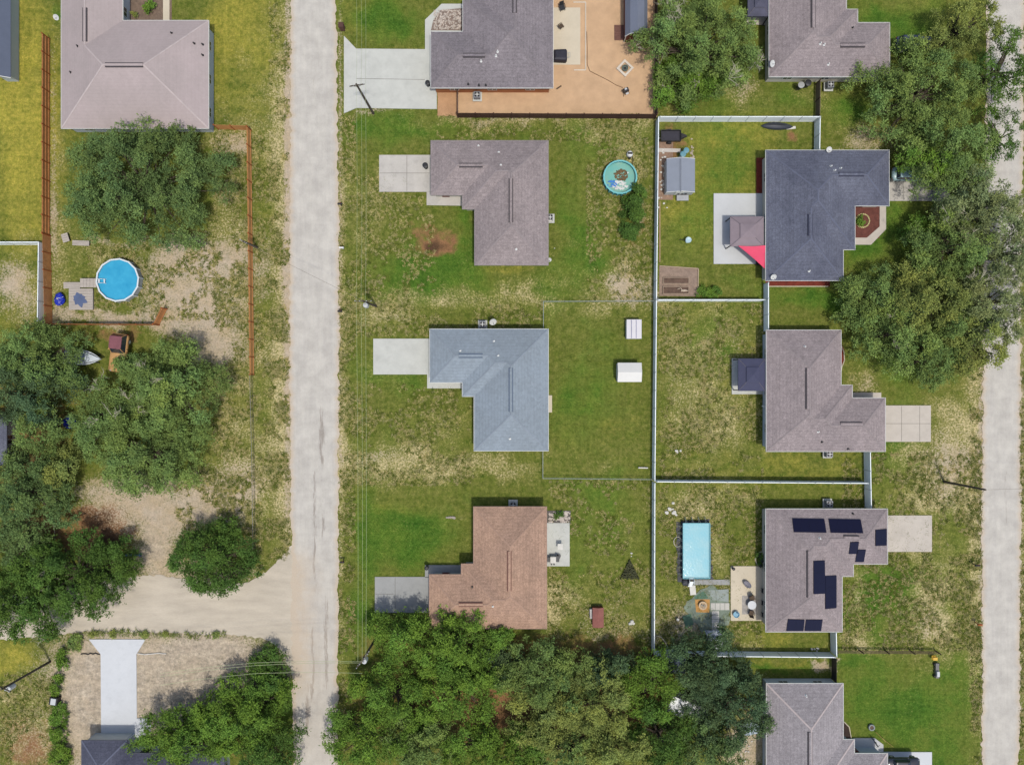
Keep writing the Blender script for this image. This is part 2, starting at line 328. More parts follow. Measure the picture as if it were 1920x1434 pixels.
    for mw in (mow, mow2): o = mixc(nt, mth(nt, 'SUBTRACT', 1.0, SN, True), o, ramp(nt, mw, .3, .7, (.90, .91, .90, 1), (1.10, 1.09, 1.08, 1)), 'MULTIPLY')
    nt.links.new(o, b.inputs['Base Color']); b.inputs['Roughness'].default_value = .95; b.inputs['Specular IOR Level'].default_value = .1
    bp = nn(nt, 'ShaderNodeBump'); bp.inputs['Strength'].default_value = .7; bp.inputs['Distance'].default_value = .12
    nt.links.new(n3, bp.inputs['Height']); nt.links.new(bp.outputs[0], b.inputs['Normal']); return m
one = np.ones_like(X)
g = bpy.data.objects.new('ground', npmesh('ground', vs, q, ground_mat(),
    {'cover': np.stack([lush, dry, sand, one], -1).reshape(-1, 4), 'soil': np.stack([yel, brn, grey, one], -1).reshape(-1, 4)}, True))
C.objects.link(g); tag(g, kind='structure')
del X, Y, wx, wy, lush, dry, sand, yel, brn, WX, WY, Z, vs, q, one

# ---------------------------------------------------------------- roads
def road_mat(name, c0, c1, cw):
    m = bpy.data.materials.new(name); m.use_nodes = True; nt = m.node_tree; b = nt.nodes['Principled BSDF']
    at = nn(nt, 'ShaderNodeAttribute', attribute_name='wear'); sp = nn(nt, 'ShaderNodeSeparateColor'); nt.links.new(at.outputs[0], sp.inputs[0])
    v = coords(nt); vst = coords(nt, (2.2, .16, 1)); vs2 = coords(nt, (5.5, .5, 1))
    n1 = noise(nt, .5, 4, .6, v); n2 = noise(nt, 5, 3, .8, v); ns = noise(nt, 1.0, 4, .65, vst); nf = noise(nt, 1.0, 4, .7, vs2)
    o = mixc(nt, ramp(nt, n1, .35, .65), c0, c1)
    o = mixc(nt, 1.0, o, ramp(nt, ns, .3, .7, (.93, .92, .92, 1), (1.03, 1.02, 1.0, 1)), 'MULTIPLY')
    cr = mth(nt, 'ADD', nf, mth(nt, 'MULTIPLY', sp.outputs[0], .45))
    o = mixc(nt, mth(nt, 'MULTIPLY', ramp(nt, cr, .72, .88), .75), o, cw)
    o = mixc(nt, mth(nt, 'MULTIPLY', sp.outputs[1], .85), o, pc(206, 188, 168))
    o = mixc(nt, 1.0, o, ramp(nt, n2, .3, .7, (.93,)*3+(1,), (1.04,)*3+(1,)), 'MULTIPLY')
    nt.links.new(o, b.inputs['Base Color']); b.inputs['Roughness'].default_value = .92; b.inputs['Specular IOR Level'].default_value = .15
    bp = nn(nt, 'ShaderNodeBump'); bp.inputs['Strength'].default_value = .3; bp.inputs['Distance'].default_value = .03
    nt.links.new(n2, bp.inputs['Height']); nt.links.new(bp.outputs[0], b.inputs['Normal']); return m
def road(name, ctr, m, z, cracks, seed, jag=4.5):
    """ctr: list of (y, xleft, xright) in photo pixels"""
    ys = np.arange(ctr[0][0], ctr[-1][0]+.1, 2.5); n = 44
    xl = np.interp(ys, [c[0] for c in ctr], [c[1] for c in ctr]); xr = np.interp(ys, [c[0] for c in ctr], [c[2] for c in ctr])
    z0 = np.zeros_like(ys)
    xl = xl+(fbm(ys/9, z0, seed)-.5)*jag*2+(fbm(ys/50, z0, seed+3)-.5)*jag; xr = xr+(fbm(ys/9, z0+9, seed+7)-.5)*jag*2+(fbm(ys/60, z0+9, seed+8)-.5)*jag
    t = np.linspace(0, 1, n)[None, :]
    X = xl[:, None]*(1-t)+xr[:, None]*t; Y = np.repeat(ys[:, None], n, 1)
    wv = (fbm(Y/18, X/40, seed+5)-.5)*7
    wear = np.zeros_like(X)
    for (x, y0, y1, wd, s_) in cracks:
        wear += s_*np.exp(-((X+wv-x)/wd)**2)/(1+np.exp(-(Y-y0)/6))/(1+np.exp((Y-y1)/6))
    dust = np.exp(-((X-xl[:, None])/6)**2)+np.exp(-((X-xr[:, None])/6)**2)
    if ctr[0][1] < 900: dust = dust+.95*np.exp(-((X-xl[:, None])/(26+20*fbm(Y/14, X/14, 5)))**2)/(1+np.exp(-(Y-1040)/9))/(1+np.exp((Y-1290)/14))+.25*np.clip((Y-1000)/400, 0, 1)
    dust = dust*(.6+.8*fbm(X/6, Y/6, seed+11))
    V = np.stack([(X-960)/S, (717-Y)/S, np.full_like(X, z)], -1).reshape(-1, 3)
    ny_, nx_2 = X.shape; i2 = np.arange(nx_2*ny_).reshape(ny_, nx_2)
    Q = np.stack([i2[:-1, :-1], i2[1:, :-1], i2[1:, 1:], i2[:-1, 1:]], -1).reshape(-1, 4)
    A = np.stack([np.clip(wear, 0, 1), np.clip(dust, 0, 1), wear*0, wear*0+1], -1).reshape(-1, 4)
    o = bpy.data.objects.new(name, npmesh(name, V, Q, m, {'wear': A})); C.objects.link(o); return tag(o, kind='structure')
rm = road_mat('weathered pale asphalt', pc(213, 208, 202), pc(194, 189, 184), pc(150, 140, 132))
road('road', [(-1400, 546, 630), (0, 546, 630), (350, 543, 634), (720, 544, 636), (1050, 546, 635), (1434, 549, 634), (2900, 551, 634)], rm, .002,
     [(603, 760, 880, 6, .8), (609, 800, 830, 4, .5), (590, 880, 1110, 4, .75), (605, 900, 1010, 3, .5), (608, 970, 1010, 4, .6), (612, 1120, 1290, 5, .85), (587, 1170, 1310, 3, .9), (580, 1270, 1380, 6, .6), (566, 960, 1100, 4, .3), (575, 1300, 1380, 3, .7),
      (590, 120, 200, 7, .35), (605, 60, 170, 7, .25), (580, 380, 560, 2, .35), (605, 560, 640, 2, .45), (566, 50, 120, 6, .2), (600, 640, 700, 2, .3)], 301)
road('road', [(-1400, 1856, 1930), (0, 1850, 1922), (350, 1846, 1918), (720, 1842, 1914), (1050, 1841, 1914), (1434, 1842, 1911), (2900, 1843, 1910)], rm, .002,
     [(1886, 850, 1000, 3, .55), (1870, 980, 1100, 3, .4), (1886, 1150, 1230, 5, .45), (1868, 1180, 1330, 3, .35), (1895, 780, 900, 2, .4)], 331)
dirt = mat('packed pale sand', pc(208, 196, 180), .95, .13, .35, 7, .6, stretch=(.4, 1.6, 1), stain=.3)
def jagged(pts, step=6, amp=3, seed=1):
    rd = random.Random(seed); out = []
    n = len(pts)
    for i in range(n):
        a = pts[i]; b = pts[(i+1) % n]; d = math.dist(a, b); k = max(1, int(d/step))
        for j in range(k): out.append((a[0]+(b[0]-a[0])*j/k+rd.uniform(-amp, amp), a[1]+(b[1]-a[1])*j/k+rd.uniform(-amp, amp)))
    return out
def sheet(name, pts, m, z=.004, h=None, **kw):
    mb = MB(); poly = [P(x, y) for x, y in pts]
    if h is None:
        n = len(poly); ar = sum(poly[i][0]*poly[(i+1) % n][1]-poly[(i+1) % n][0]*poly[i][1] for i in range(n))
        if ar < 0: poly = poly[::-1]
        mb.add([(x, y, z) for x, y in poly], [tuple(range(n))])
    else: mb.prism(poly, -.05, h)
    return struct(name, mb, m, **kw)
sheet('dirt_road', jagged([(556, 1008), (536, 1036), (500, 1072), (455, 1095), (380, 1088), (300, 1078), (200, 1082), (60, 1110), (-200, 1140), (-200, 1215), (60, 1195), (160, 1184), (260, 1186), (360, 1188), (440, 1190), (490, 1196), (520, 1212), (540, 1245), (553, 1275), (560, 1150)], 6, 2, 5), dirt, .001)

# ---------------------------------------------------------------- slabs: driveways, walks, patios
conc = mat('pale concrete', pc(206, 206, 201), .85, .07, .5, 6, .2, stain=.32)
conc_w = mat('new white concrete', pc(216, 218, 224), .85, .04, .25, 4, .2, stain=.2)
conc_old = mat('stained old concrete', pc(202, 196, 190), .9, .08, .4, 4, .2, stain=.4)
conc_g = mat('grey concrete', pc(168, 168, 168), .9, .07, .3, 4, .2, stain=.3)
conc_t = mat('warm tan concrete', pc(206, 196, 186), .85, .07, .5, 6, .2, stain=.3)
conc_cream = mat('cream concrete', pc(216, 203, 182), .85, .05, .4, 4, .2, stain=.10)
conc_blue = mat('painted light grey concrete', pc(206, 207, 210), .8, .04, .4, 4, .1, stain=.10)
joint = mat('dark slab joint', pc(120, 116, 110), .95)  # dark strips laid along the slab joints
def slab(name, pts, m, joints=(), h=.06):
    mb = MB(); mb.prism([P(x, y) for x, y in pts], -.06, h)
    mb.mi(1)
    for (a, b, c, d) in joints:
        p = P(a, b); q_ = P(c, d); L = math.dist(p, q_)
        mb.obox((p[0]+q_[0])/2, (p[1]+q_[1])/2, h+.001, h+.005, L-.03, .05, atan2(q_[1]-p[1], q_[0]-p[0]))
    return struct(name, mb, [m, joint])
def rect(x0, y0, x1, y1): return [(x0, y0), (x1, y0), (x1, y1), (x0, y1)]
slab('driveway', [(645, 68), (668, 92), (797, 93), (797, 38), (828, 8), (870, 8), (870, 60), (819, 62), (819, 205), (668, 203), (645, 213)], conc, [(668, 148, 797, 150)])
slab('driveway', rect(711, 291, 812, 360), conc_old, [(763, 292, 763, 359), (712, 325, 806, 325)])
slab('driveway', rect(700, 635, 812, 702), conc)
slab('driveway', rect(703, 1081, 812, 1148), conc_g, [(741, 1082, 741, 1147), (704, 1113, 738, 1113)])
slab('driveway', rect(1658, 335, 1780, 377), conc_old, [(1694, 336, 1694, 376), (1749, 336, 1749, 376)])
slab('driveway', rect(1652, 760, 1745, 828), conc_t, [(1690, 761, 1690, 827), (1724, 761, 1724, 827), (1660, 794, 1744, 794)])
slab('driveway', rect(1656, 966, 1747, 1034), conc_t)
slab('driveway', rect(1650, 1409, 1747, 1510), conc_w)
slab('driveway', [(167, 1198), (273, 1198), (256, 1226), (257, 1346), (283, 1346), (283, 1374), (257, 1390), (190, 1392), (190, 1372), (189, 1226)], conc_w)
slab('driveway', [(310, -80), (318, -80), (318, 39), (306, 39), (306, -80)], conc_cream)
slab('walkway', [(800, 360), (870, 366), (870, 386), (800, 385)], conc_old)
slab('walkway', [(801, 702), (811, 702), (811, 715), (868, 715), (868, 728), (801, 728)], conc)
slab('walkway', rect(797, 1059, 868, 1082), conc_g)
slab('walkway', [(1649, 384), (1661, 384), (1661, 430), (1633, 459), (1600, 459), (1600, 446), (1625, 446), (1649, 425)], conc_t)
slab('walkway', rect(1594, 736, 1652, 750), conc_t)
slab('walkway', [(1600, 1383), (1640, 1383), (1656, 1395), (1656, 1412), (1600, 1412)], conc_blue)
slab('patio', rect(1338, 363, 1440, 495), conc_blue)
slab('patio', rect(1030, 15, 1088, 122), conc_cream)
slab('patio', rect(1020, 980, 1068, 1061), conc, [])
slab('patio', rect(1372, 672, 1440, 739), conc, [])
slab('patio', rect(1370, 1061, 1440, 1163), conc_cream)
slab('patio', rect(1024, 741, 1035, 773), conc_cream)
slab('patio', rect(1398, 30, 1450, 47), conc_t)
chips = mat('tan wood chips', pc(214, 177, 141), .95, .11, .6, 13, .7, stain=.12)
chips_d = mat('darker orange wood chips', pc(200, 156, 118), .95, .18, .5, 7, .7)
sheet('mulch_yard', jagged([(856, 165), (1036, 165), (1036, -60), (1232, -60), (1232, 219), (856, 219)], 8, .8, 3), chips, .006)
sheet('mulch_strip', jagged(rect(820, 160, 857, 218), 8, .8, 4), chips_d, .010)
sheet('mulch_bed', rect(1594, 384, 1649, 447), mat('red brown mulch', pc(116, 70, 62), .95, .25, 2, 8, .7), .012)
sheet('mulch_bed', rect(1436, 526, 1556, 537), mat('red mulch', pc(128, 56, 44), .95, .3, 1.5, 8, .7), .012)
sheet('mulch_bed', rect(236, -60, 322, 40), mat('dark bed soil', pc(132, 112, 98), .95, .25, 2, 8, .7), .008)
sheet('mulch_bed', [(1575, 640), (1583, 655), (1584, 675), (1578, 690), (1570, 700), (1570, 640)], MATS['red mulch'], .012)
sheet('mulch_bed', [(1575, 1345), (1590, 1360), (1596, 1385), (1575, 1388)], mat('black mulch', pc(70, 56, 50), .95, .3, 2, 8, .7), .012)
sheet('mulch_bed', rect(1418, 296, 1440, 372), MATS['red mulch'], .012)
pebm = mat('white pebbles', pc(214, 200, 190), .8, .35, 3, 14, .8)
sheet('pebble_bed', [(826, 20), (868, 16), (868, 58), (808, 58), (812, 40)], mat('bed under pebbles', pc(150, 132, 122), .9, .3, 3, 9), .07)
sheet('pebble_bed', rect(1026, 957, 1070, 981), mat('dark bed under pebbles', pc(110, 104, 100), .9, .3, 3, 9), .012)
sheet('garden_plot', [(1236, 500), (1308, 505), (1307, 556), (1236, 555)], mat('greyish soil', pc(160, 138, 124), .95, .2, 2, 8, .6), .010)
sheet('garden_plot', rect(1234, 265, 1262, 375), mat('bare brown soil', pc(158, 130, 112), .95, .25, 2, 8, .6), .008)
def pebbles(label, pts, n, r, m, seed, z=.07):
    rd = random.Random(seed); mb = MB(); xs = [p[0] for p in pts]; ys = [p[1] for p in pts]
    for _ in range(n):
        x, y = P(rd.uniform(min(xs), max(xs)), rd.uniform(min(ys), max(ys))); k = rd.uniform(.5, 1)*r
        mb.blob(x, y, z+k*.3, k*rd.uniform(.7, 1.2), k*rd.uniform(.7, 1.2), k*.5, 6, 3, .3, rd)
    return tag(mb.build('pebbles', m), label, 'pebbles', kind='stuff')
pebbles('white pebbles filling the front bed beside the wide driveway', rect(814, 20, 866, 56), 330, .16, pebm, 1)
pebbles('white rocks in the bed behind the brown roofed house', rect(1030, 959, 1068, 978), 90, .24, pebm, 2, .02)

# ================================================================ HOUSES
def cliph(poly, a, b, c):
    out = []; n = len(poly)
    for i in range(n):
        p, q_ = poly[i], poly[(i+1) % n]; dp = a*p[0]+b*p[1]+c; dq = a*q_[0]+b*q_[1]+c
        if dp >= 0: out.append(p)
        if (dp >= 0) != (dq >= 0):
            t = dp/(dp-dq); out.append((p[0]+(q_[0]-p[0])*t, p[1]+(q_[1]-p[1])*t))
    return out
def area(p): return abs(sum(p[i][0]*p[(i+1) % len(p)][1]-p[(i+1) % len(p)][0]*p[i][1] for i in range(len(p))))/2 if len(p) > 2 else 0
def subtract(poly, hps):
    pieces = []; rem = poly
    for (a, b, c) in hps:
        o = cliph(rem, -a, -b, -c-1e-12)
        if area(o) > 1e-5: pieces.append(o)
        rem = cliph(rem, a, b, c)
        if area(rem) <= 1e-6: return pieces
    return pieces
class Hip:
    """union of hip roofs over rectangles (metres), all with one pitch: exact faces, height function, ridges and hips"""
    def __init__(s, rects, z0, pitch):
        s.r = rects; s.z0 = z0; s.p = pitch
        s.pl = [[(1, 0, -x0), (-1, 0, x1), (0, 1, -y0), (0, -1, y1)] for x0, y0, x1, y1 in rects]
    def h1(s, i, x, y): return min(a*x+b*y+c for a, b, c in s.pl[i])
    def h(s, x, y): return max(s.h1(i, x, y) for i in range(len(s.r)))
    def z(s, x, y): return s.z0+s.p*max(0, s.h(x, y))
    def faces(s):
        out = []
        for i, (x0, y0, x1, y1) in enumerate(s.r):
            for k, p in enumerate(s.pl[i]):
                reg = [(x0, y0), (x1, y0), (x1, y1), (x0, y1)]
                for m_, q_ in enumerate(s.pl[i]):
                    if m_ != k: reg = cliph(reg, q_[0]-p[0], q_[1]-p[1], q_[2]-p[2])
                regs = [reg]
                for j in range(len(s.r)):
                    if j == i: continue
                    e = 1e-6 if j < i else -1e-6
                    hp = [(q_[0]-p[0], q_[1]-p[1], q_[2]-p[2]+e) for q_ in s.pl[j]]
                    regs = [n_ for r_ in regs for n_ in subtract(r_, hp)]
                out += [r_ for r_ in regs if area(r_) > 1e-4]
        return out
    def creases(s):
        segs = []
        for i, (x0, y0, x1, y1) in enumerate(s.r):
            hw = min(x1-x0, y1-y0)/2
            if x1-x0 > y1-y0: a, b = (x0+hw, y0+hw), (x1-hw, y0+hw); e = [((x0,y0),a),((x0,y1),a),((x1,y0),b),((x1,y1),b),(a,b)]
            else: a, b = (x0+hw, y0+hw), (x0+hw, y1-hw); e = [((x0,y0),a),((x1,y0),a),((x0,y1),b),((x1,y1),b),(a,b)]
            for p, q_ in e:
                L = math.dist(p, q_)
                if L < .3: continue
                n = max(4, int(L/.25)); dx, dy = (q_[0]-p[0])/L, (q_[1]-p[1])/L; run = None
                for k in range(n+1):
                    t = (k+.001)/n*L; t = min(t, L-.01) if k == n else max(t, .01)
                    x, y = p[0]+dx*t, p[1]+dy*t
                    ok = s.h(x, y) <= s.h1(i, x, y)+1e-4 and (s.h(x-dy*.12, y+dx*.12)+s.h(x+dy*.12, y-dx*.12)-2*s.h(x, y)) < -.02
                    if ok and run is None: run = (x, y)
                    if run is not None and (not ok or k == n):
                        if math.dist(run, (x, y)) > .4: segs.append((run, last if not ok else (x, y)))
                        run = None
                    last = (x, y)
        return segs
def union_cells(rects):
    xs = sorted({r[0] for r in rects} | {r[2] for r in rects}); ys = sorted({r[1] for r in rects} | {r[3] for r in rects})
    inside = lambda x, y: any(r[0] < x < r[2] and r[1] < y < r[3] for r in rects)
    cell = {(i, j): inside((xs[i]+xs[i+1])/2, (ys[j]+ys[j+1])/2) for i in range(len(xs)-1) for j in range(len(ys)-1)}
    return xs, ys, cell
def outline(rects):
    xs, ys, cell = union_cells(rects); g = lambda i, j: cell.get((i, j), False); E = []
    for j in range(len(ys)):
        for up in (0, 1):
            run = None
            for i in range(len(xs)):
                on = i < len(xs)-1 and (g(i, j) and not g(i, j-1) if not up else g(i, j-1) and not g(i, j))
                if on and run is None: run = i
                if not on and run is not None:
                    E.append((xs[run], ys[j], xs[i], ys[j], 0, 1 if up else -1)); run = None
    for i in range(len(xs)):
        for rt in (0, 1):
            run = None
            for j in range(len(ys)):
                on = j < len(ys)-1 and (g(i, j) and not g(i-1, j) if not rt else g(i-1, j) and not g(i, j))
                if on and run is None: run = j
                if not on and run is not None:
                    E.append((xs[i], ys[run], xs[i], ys[j], 1 if rt else -1, 0)); run = None
    return E
def wbox(mb, e, t, wd, z0, z1, dep0, dep1):
    """box on wall edge e, centred at distance t from its start, sticking out from dep0 to dep1"""
    x0, y0, x1, y1, nx_, ny_ = e; L = math.dist((x0, y0), (x1, y1)); ux, uy = (x1-x0)/L, (y1-y0)/L
    a = (x0+ux*(t-wd/2)+nx_*dep0, y0+uy*(t-wd/2)+ny_*dep0); b = (x0+ux*(t+wd/2)+nx_*dep1, y0+uy*(t+wd/2)+ny_*dep1)
    mb.box(min(a[0], b[0]), min(a[1], b[1]), z0, max(a[0], b[0]), max(a[1], b[1]), z1)
trim = mat('white painted trim', pc(228, 228, 226), .5, .03, 1, 8)
glass = mat('dark window glass', col(40, 48, 56), .08, .1, .6, 3, spec=.8)
vinyl = mat('white vinyl', pc(220, 226, 232), .45, .03, .6, 6)
garm = mat('white panel door', pc(216, 216, 214), .5, .03, 1, 8)
doorm = mat('dark red front door', pc(110, 50, 44), .5, .06, 1, 8)
ventm = mat('dark vent rubber', pc(58, 56, 58), .6, .1)
ventw = mat('white vent pipe', pc(236, 236, 236), .5, .03)
def house(label, rects, roofm, wallm, trimm, capm, ventp, ridges=(), pipes=(), garage=None, door=None, z0=2.75, pitch=.42, over=.45, capw=.2, cap=True):
    wr = []
    for (a, b, c, d) in rects:
        x0, y1 = P(a, b, z0); x1, y0 = P(c, d, z0); wr.append((round(x0, 3), round(y0, 3), round(x1, 3), round(y1, 3)))
    cx = sum(r_[0]+r_[2] for r_ in wr)/2/len(wr); cy = sum(r_[1]+r_[3] for r_ in wr)/2/len(wr); O = (cx, cy, 0)
    h = thing('house', label, 'house', O)
    hip = Hip(wr, z0, pitch)
    mb = MB()
    for f in hip.faces():
        if sum(f[i][0]*f[(i+1) % len(f)][1]-f[(i+1) % len(f)][0]*f[i][1] for i in range(len(f))) < 0: f = f[::-1]
        mb.add([(x, y, hip.z(x, y)) for x, y in f], [tuple(range(len(f)))])
    roof = mb.build('roof', roofm, h, O)
    mb = MB(); xs, ys, cell = union_cells(wr)
    for (i, j), on in cell.items():
        if on: mb.add([(xs[i], ys[j], z0-.17), (xs[i], ys[j+1], z0-.17), (xs[i+1], ys[j+1], z0-.17), (xs[i+1], ys[j], z0-.17)], [(0, 1, 2, 3)])
    for (x0, y0, x1, y1, nx_, ny_) in outline(wr):
        g_ = .05
        X0, X1 = min(x0, x1), max(x0, x1); Y0, Y1 = min(y0, y1), max(y0, y1)
        if nx_: mb.box(min(x0, x0+nx_*g_)+nx_*.002, Y0-.0, z0-.18, max(x0, x0+nx_*g_)+nx_*.002, Y1+.0, z0+.012)
        else: mb.box(X0-g_, min(y0, y0+ny_*g_)+ny_*.002, z0-.18, X1+g_, max(y0, y0+ny_*g_)+ny_*.002, z0+.012)
    mb.build('fascia', trimm, h, O)
    if cap:
        mb = MB()
        for k, (p, q_) in enumerate(hip.creases()):
            L = math.dist(p, q_); dx, dy = (q_[0]-p[0])/L*capw/2, (q_[1]-p[1])/L*capw/2; o_ = .02+.002*(k % 7)
            za, zb = hip.z(*p)+o_, hip.z(*q_)+o_; dz = .42*capw/2*.6
            mb.add([(p[0]-dy, p[1]+dx, za-dz), (p[0], p[1], za), (p[0]+dy, p[1]-dx, za-dz), (q_[0]-dy, q_[1]+dx, zb-dz), (q_[0], q_[1], zb), (q_[0]+dy, q_[1]-dx, zb-dz)], [(0, 1, 4, 3), (1, 2, 5, 4)])
        if mb.v: mb.build('ridge_cap', capm, roof, O)
    def onroof(px, py):
        z = 4
        for _ in range(4): x, y = P(px, py, z); z = hip.z(x, y)
        return x, y, z
    for (a, b, c, d) in ridges:
        p = onroof(a, b); q_ = onroof(c, d); mb = MB(); L = math.dist(p[:2], q_[:2]); an = atan2(q_[1]-p[1], q_[0]-p[0])
        zz = max(p[2], q_[2], hip.z((p[0]+q_[0])/2, (p[1]+q_[1])/2)); mx, my = (p[0]+q_[0])/2, (p[1]+q_[1])/2
        mb.obox(mx, my, zz-.06, zz+.10, L, .30, an)
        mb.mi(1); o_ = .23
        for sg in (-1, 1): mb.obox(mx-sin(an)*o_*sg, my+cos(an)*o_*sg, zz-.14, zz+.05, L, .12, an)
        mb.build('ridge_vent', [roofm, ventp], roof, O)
    for (px, py, w_) in pipes:
        x, y, z = onroof(px, py); mb = MB(); mb.cyl(x, y, z-.1, z+.32, .075 if w_ else .09, n=8); mb.cyl(x, y, z-.04, z+.03, .19, .12, 8)
        mb.build('vent_pipe', ventw if w_ else ventm, roof, O)
    ir = [(r_[0]+over, r_[1]+over, r_[2]-over, r_[3]-over) for r_ in wr]; W = outline(ir)
    mb = MB()
    for (x0, y0, x1, y1, nx_, ny_) in W:
        f = (0, 1, 2, 3) if (nx_ > 0 or ny_ < 0) else (3, 2, 1, 0)
        mb.add([(x0, y0, -.1), (x1, y1, -.1), (x1, y1, z0-.16), (x0, y0, z0-.16)], [f])
    mb.build('wall', wallm, h, O)
    def near(px, py):
        x, y = P(px, py, 1.2); best = None
        for e in W:
            L = math.dist(e[:2], e[2:4]); ux, uy = (e[2]-e[0])/L, (e[3]-e[1])/L
            t = (x-e[0])*ux+(y-e[1])*uy; tc = max(0, min(L, t)); d = math.dist((x, y), (e[0]+ux*tc, e[1]+uy*tc))
            if best is None or d < best[0]: best = (d, e, tc, L)
        return best[1:]
    busy = []
    if garage:
        e, t, L = near(*garage); t = max(2.7, min(L-2.7, t)) if L > 5.4 else L/2; wd = min(4.9, L-.4)
        mb = MB(); wbox(mb, e, t, wd, .05, 2.15, -.02, .05)
        for k in range(1, 4): wbox(mb, e, t, wd-.1, .05+k*.52-.015, .05+k*.52+.015, .05, .058)
        mb.build('garage_door', garm, h, O); busy.append((e, t, wd/2))
    if door:
        e, t, L = near(*door); t = max(.7, min(L-.7, t)); mb = MB(); wbox(mb, e, t, 1.0, .05, 2.1, -.02, .05); d_ = mb.build('front_door', doorm, h, O)
        mb = MB(); wbox(mb, e, t+.38, .05, .98, 1.12, .05, .12); mb.build('handle', ventw, d_, O); busy.append((e, t, .7))
    for e in W:
        L = math.dist(e[:2], e[2:4])
        if L < 2.6: continue
        n = max(1, int(L/4.2))
        for k in range(n):
            t = L*(k+.5)/n
            if any(b_[0] == e and abs(b_[1]-t) < b_[2]+.9 for b_ in busy): continue
            mb = MB(); wbox(mb, e, t, 1.25, .92, 2.12, -.02, .06); wf = mb.build('window', trim, h, O)
            mb = MB(); wbox(mb, e, t-.30, .53, 1.0, 2.04, .05, .066); wbox(mb, e, t+.30, .53, 1.0, 2.04, .05, .066); mb.build('pane', glass, wf, O)
    return h, hip
stucco = mat('cream stucco wall', pc(206, 200, 190), .9, .05, .8, 10, .3)
stucco_g = mat('pale grey stucco wall', pc(196, 204, 214), .9, .05, .8, 10, .3)
brick = mat('orange tan wall', pc(176, 112, 72), .9, .1, .8, 8, .3)
s_pink = shingle('pale mauve shingles', pc(186, 171, 172), pc(177, 164, 164), amt=.03, grain=.035, tabs=.25)
s_dark = shingle('dark grey shingles', pc(150, 141, 147), pc(140, 132, 138))
s_grey = shingle('taupe grey shingles', pc(166, 153, 154), pc(156, 144, 146))
s_blue = shingle('blue grey shingles', pc(152, 163, 176), pc(146, 156, 167), amt=.07, grain=.07, tabs=.6)
s_brown = shingle('red brown shingles', pc(196, 160, 138), pc(180, 148, 130), amt=.2)
s_mauve = shingle('grey mauve shingles', pc(168, 155, 157), pc(156, 144, 147))
s_navy = shingle('slate navy shingles', pc(116, 119, 136), pc(100, 103, 121))
s_navyd = shingle('dark slate shingles', pc(96, 98, 116), pc(84, 86, 104))
s_mid = shingle('mid grey shingles', pc(170, 163, 168), pc(160, 153, 158))
cap_l = mat('lighter ridge shingles', pc(198, 184, 184), .9, .1, 1, 9)
cap_g = mat('grey ridge shingles', pc(154, 143, 145), .9, .1, 1, 9)
cap_d = mat('dark ridge shingles', pc(138, 130, 135), .9, .1, 1, 9)
cap_b = mat('blue grey ridge shingles', pc(145, 155, 168), .9, .1, 1, 9)
cap_r = mat('brown ridge shingles', pc(178, 146, 128), .9, .1, 1, 9)
cap_n = mat('navy ridge shingles', pc(106, 110, 130), .9, .1, 1, 9)
fas_g = mat('grey fascia', pc(150, 142, 140), .7, .05)
fas_r = mat('brown fascia', pc(170, 140, 128), .7, .05)
fas_k = mat('slate fascia', pc(96, 98, 112), .7, .05)
vd = mat('dark ridge vent strip', pc(84, 78, 82), .9, .1); vdb = mat('blue vent strip', pc(104, 118, 140), .9, .1); vdr = mat('brown vent strip', pc(120, 84, 76), .9, .1); vdn = mat('navy vent strip', pc(62, 64, 84), .9, .1)  # dark strips along both sides of the ridge vents
HO = {}
HO['pink'] = house('large house with plain pale mauve roof, oak tree leaning over its eave', [(115,39,391,241),(115,-90,230,241)], s_pink, stucco_g, trim, cap_l, vd, [(197,122,268,122),(159,15,159,78)],
      [(146,87,0),(133,136,0),(322,63,0),(364,82,0),(380,84,0),(380,104,0)], door=(280,44))
HO['dark'] = house('dark grey roofed house standing in the tan wood chip yard', [(808,60,1037,165),(868,-5,1037,165),(893,-110,1037,165)], s_dark, brick, trim, cap_d, vd, [(868,104,909,104),(965,-10,965,24)],
      [(933,97,1),(930,105,1),(902,115,1),(878,158,0),(898,160,0),(911,160,0)], garage=(815,115), door=(880,55))
HO['taupe'] = house('taupe grey roofed house with short stained driveway, teal pool behind it', [(808,264,1028,366),(867,264,1028,392),(890,264,1028,497)], s_grey, stucco, fas_g, cap_g, vd, [(861,310,905,310),(958,335,958,417)],
      [(935,286,1),(939,310,1),(897,274,1),(968,467,1)], garage=(815,325), door=(835,366))
HO['blue'] = house('blue grey roofed house with white eaves and clean blank driveway', [(806,617,1028,717),(867,617,1028,743),(889,617,1028,845)], s_blue, stucco_g, trim, cap_b, vdb, [(860,667,905,667),(958,690,958,772)],
      [(926,640,1),(934,667,1),(863,658,1),(956,822,1)], garage=(815,668), door=(835,715))
HO['brown'] = house('red brown shingled house at the edge of the woods', [(805,1077,1025,1178),(865,1057,1025,1178),(888,950,1025,1178)], s_brown, stucco, fas_r, cap_r, vdr, [(860,1133,905,1133),(955,1033,955,1108)],
      [(924,1136,1),(886,1100,0)], garage=(812,1128), door=(835,1080))
HO['topright'] = house('brownish grey roofed house partly under the big tree at top right', [(1442,43,1668,144),(1442,18,1608,144),(1442,-110,1587,144)], s_mauve, stucco, trim, cap_g, vd, [(1576,85,1622,85),(1525,-5,1525,52)],
      [(1545,84,1),(1553,121,1),(1598,53,0),(1538,82,1)], garage=(1662,92))
HO['navy'] = house('slate navy roofed house beside the pink shade sail', [(1436,282,1667,386),(1436,282,1603,468),(1436,282,1581,526)], s_navy, stucco, trim, cap_n, vdn, [(1573,327,1620,327),(1519,402,1519,442)],
      [(1558,312,1),(1576,316,1),(1565,320,1),(1517,508,1)], garage=(1660,356), door=(1615,384))
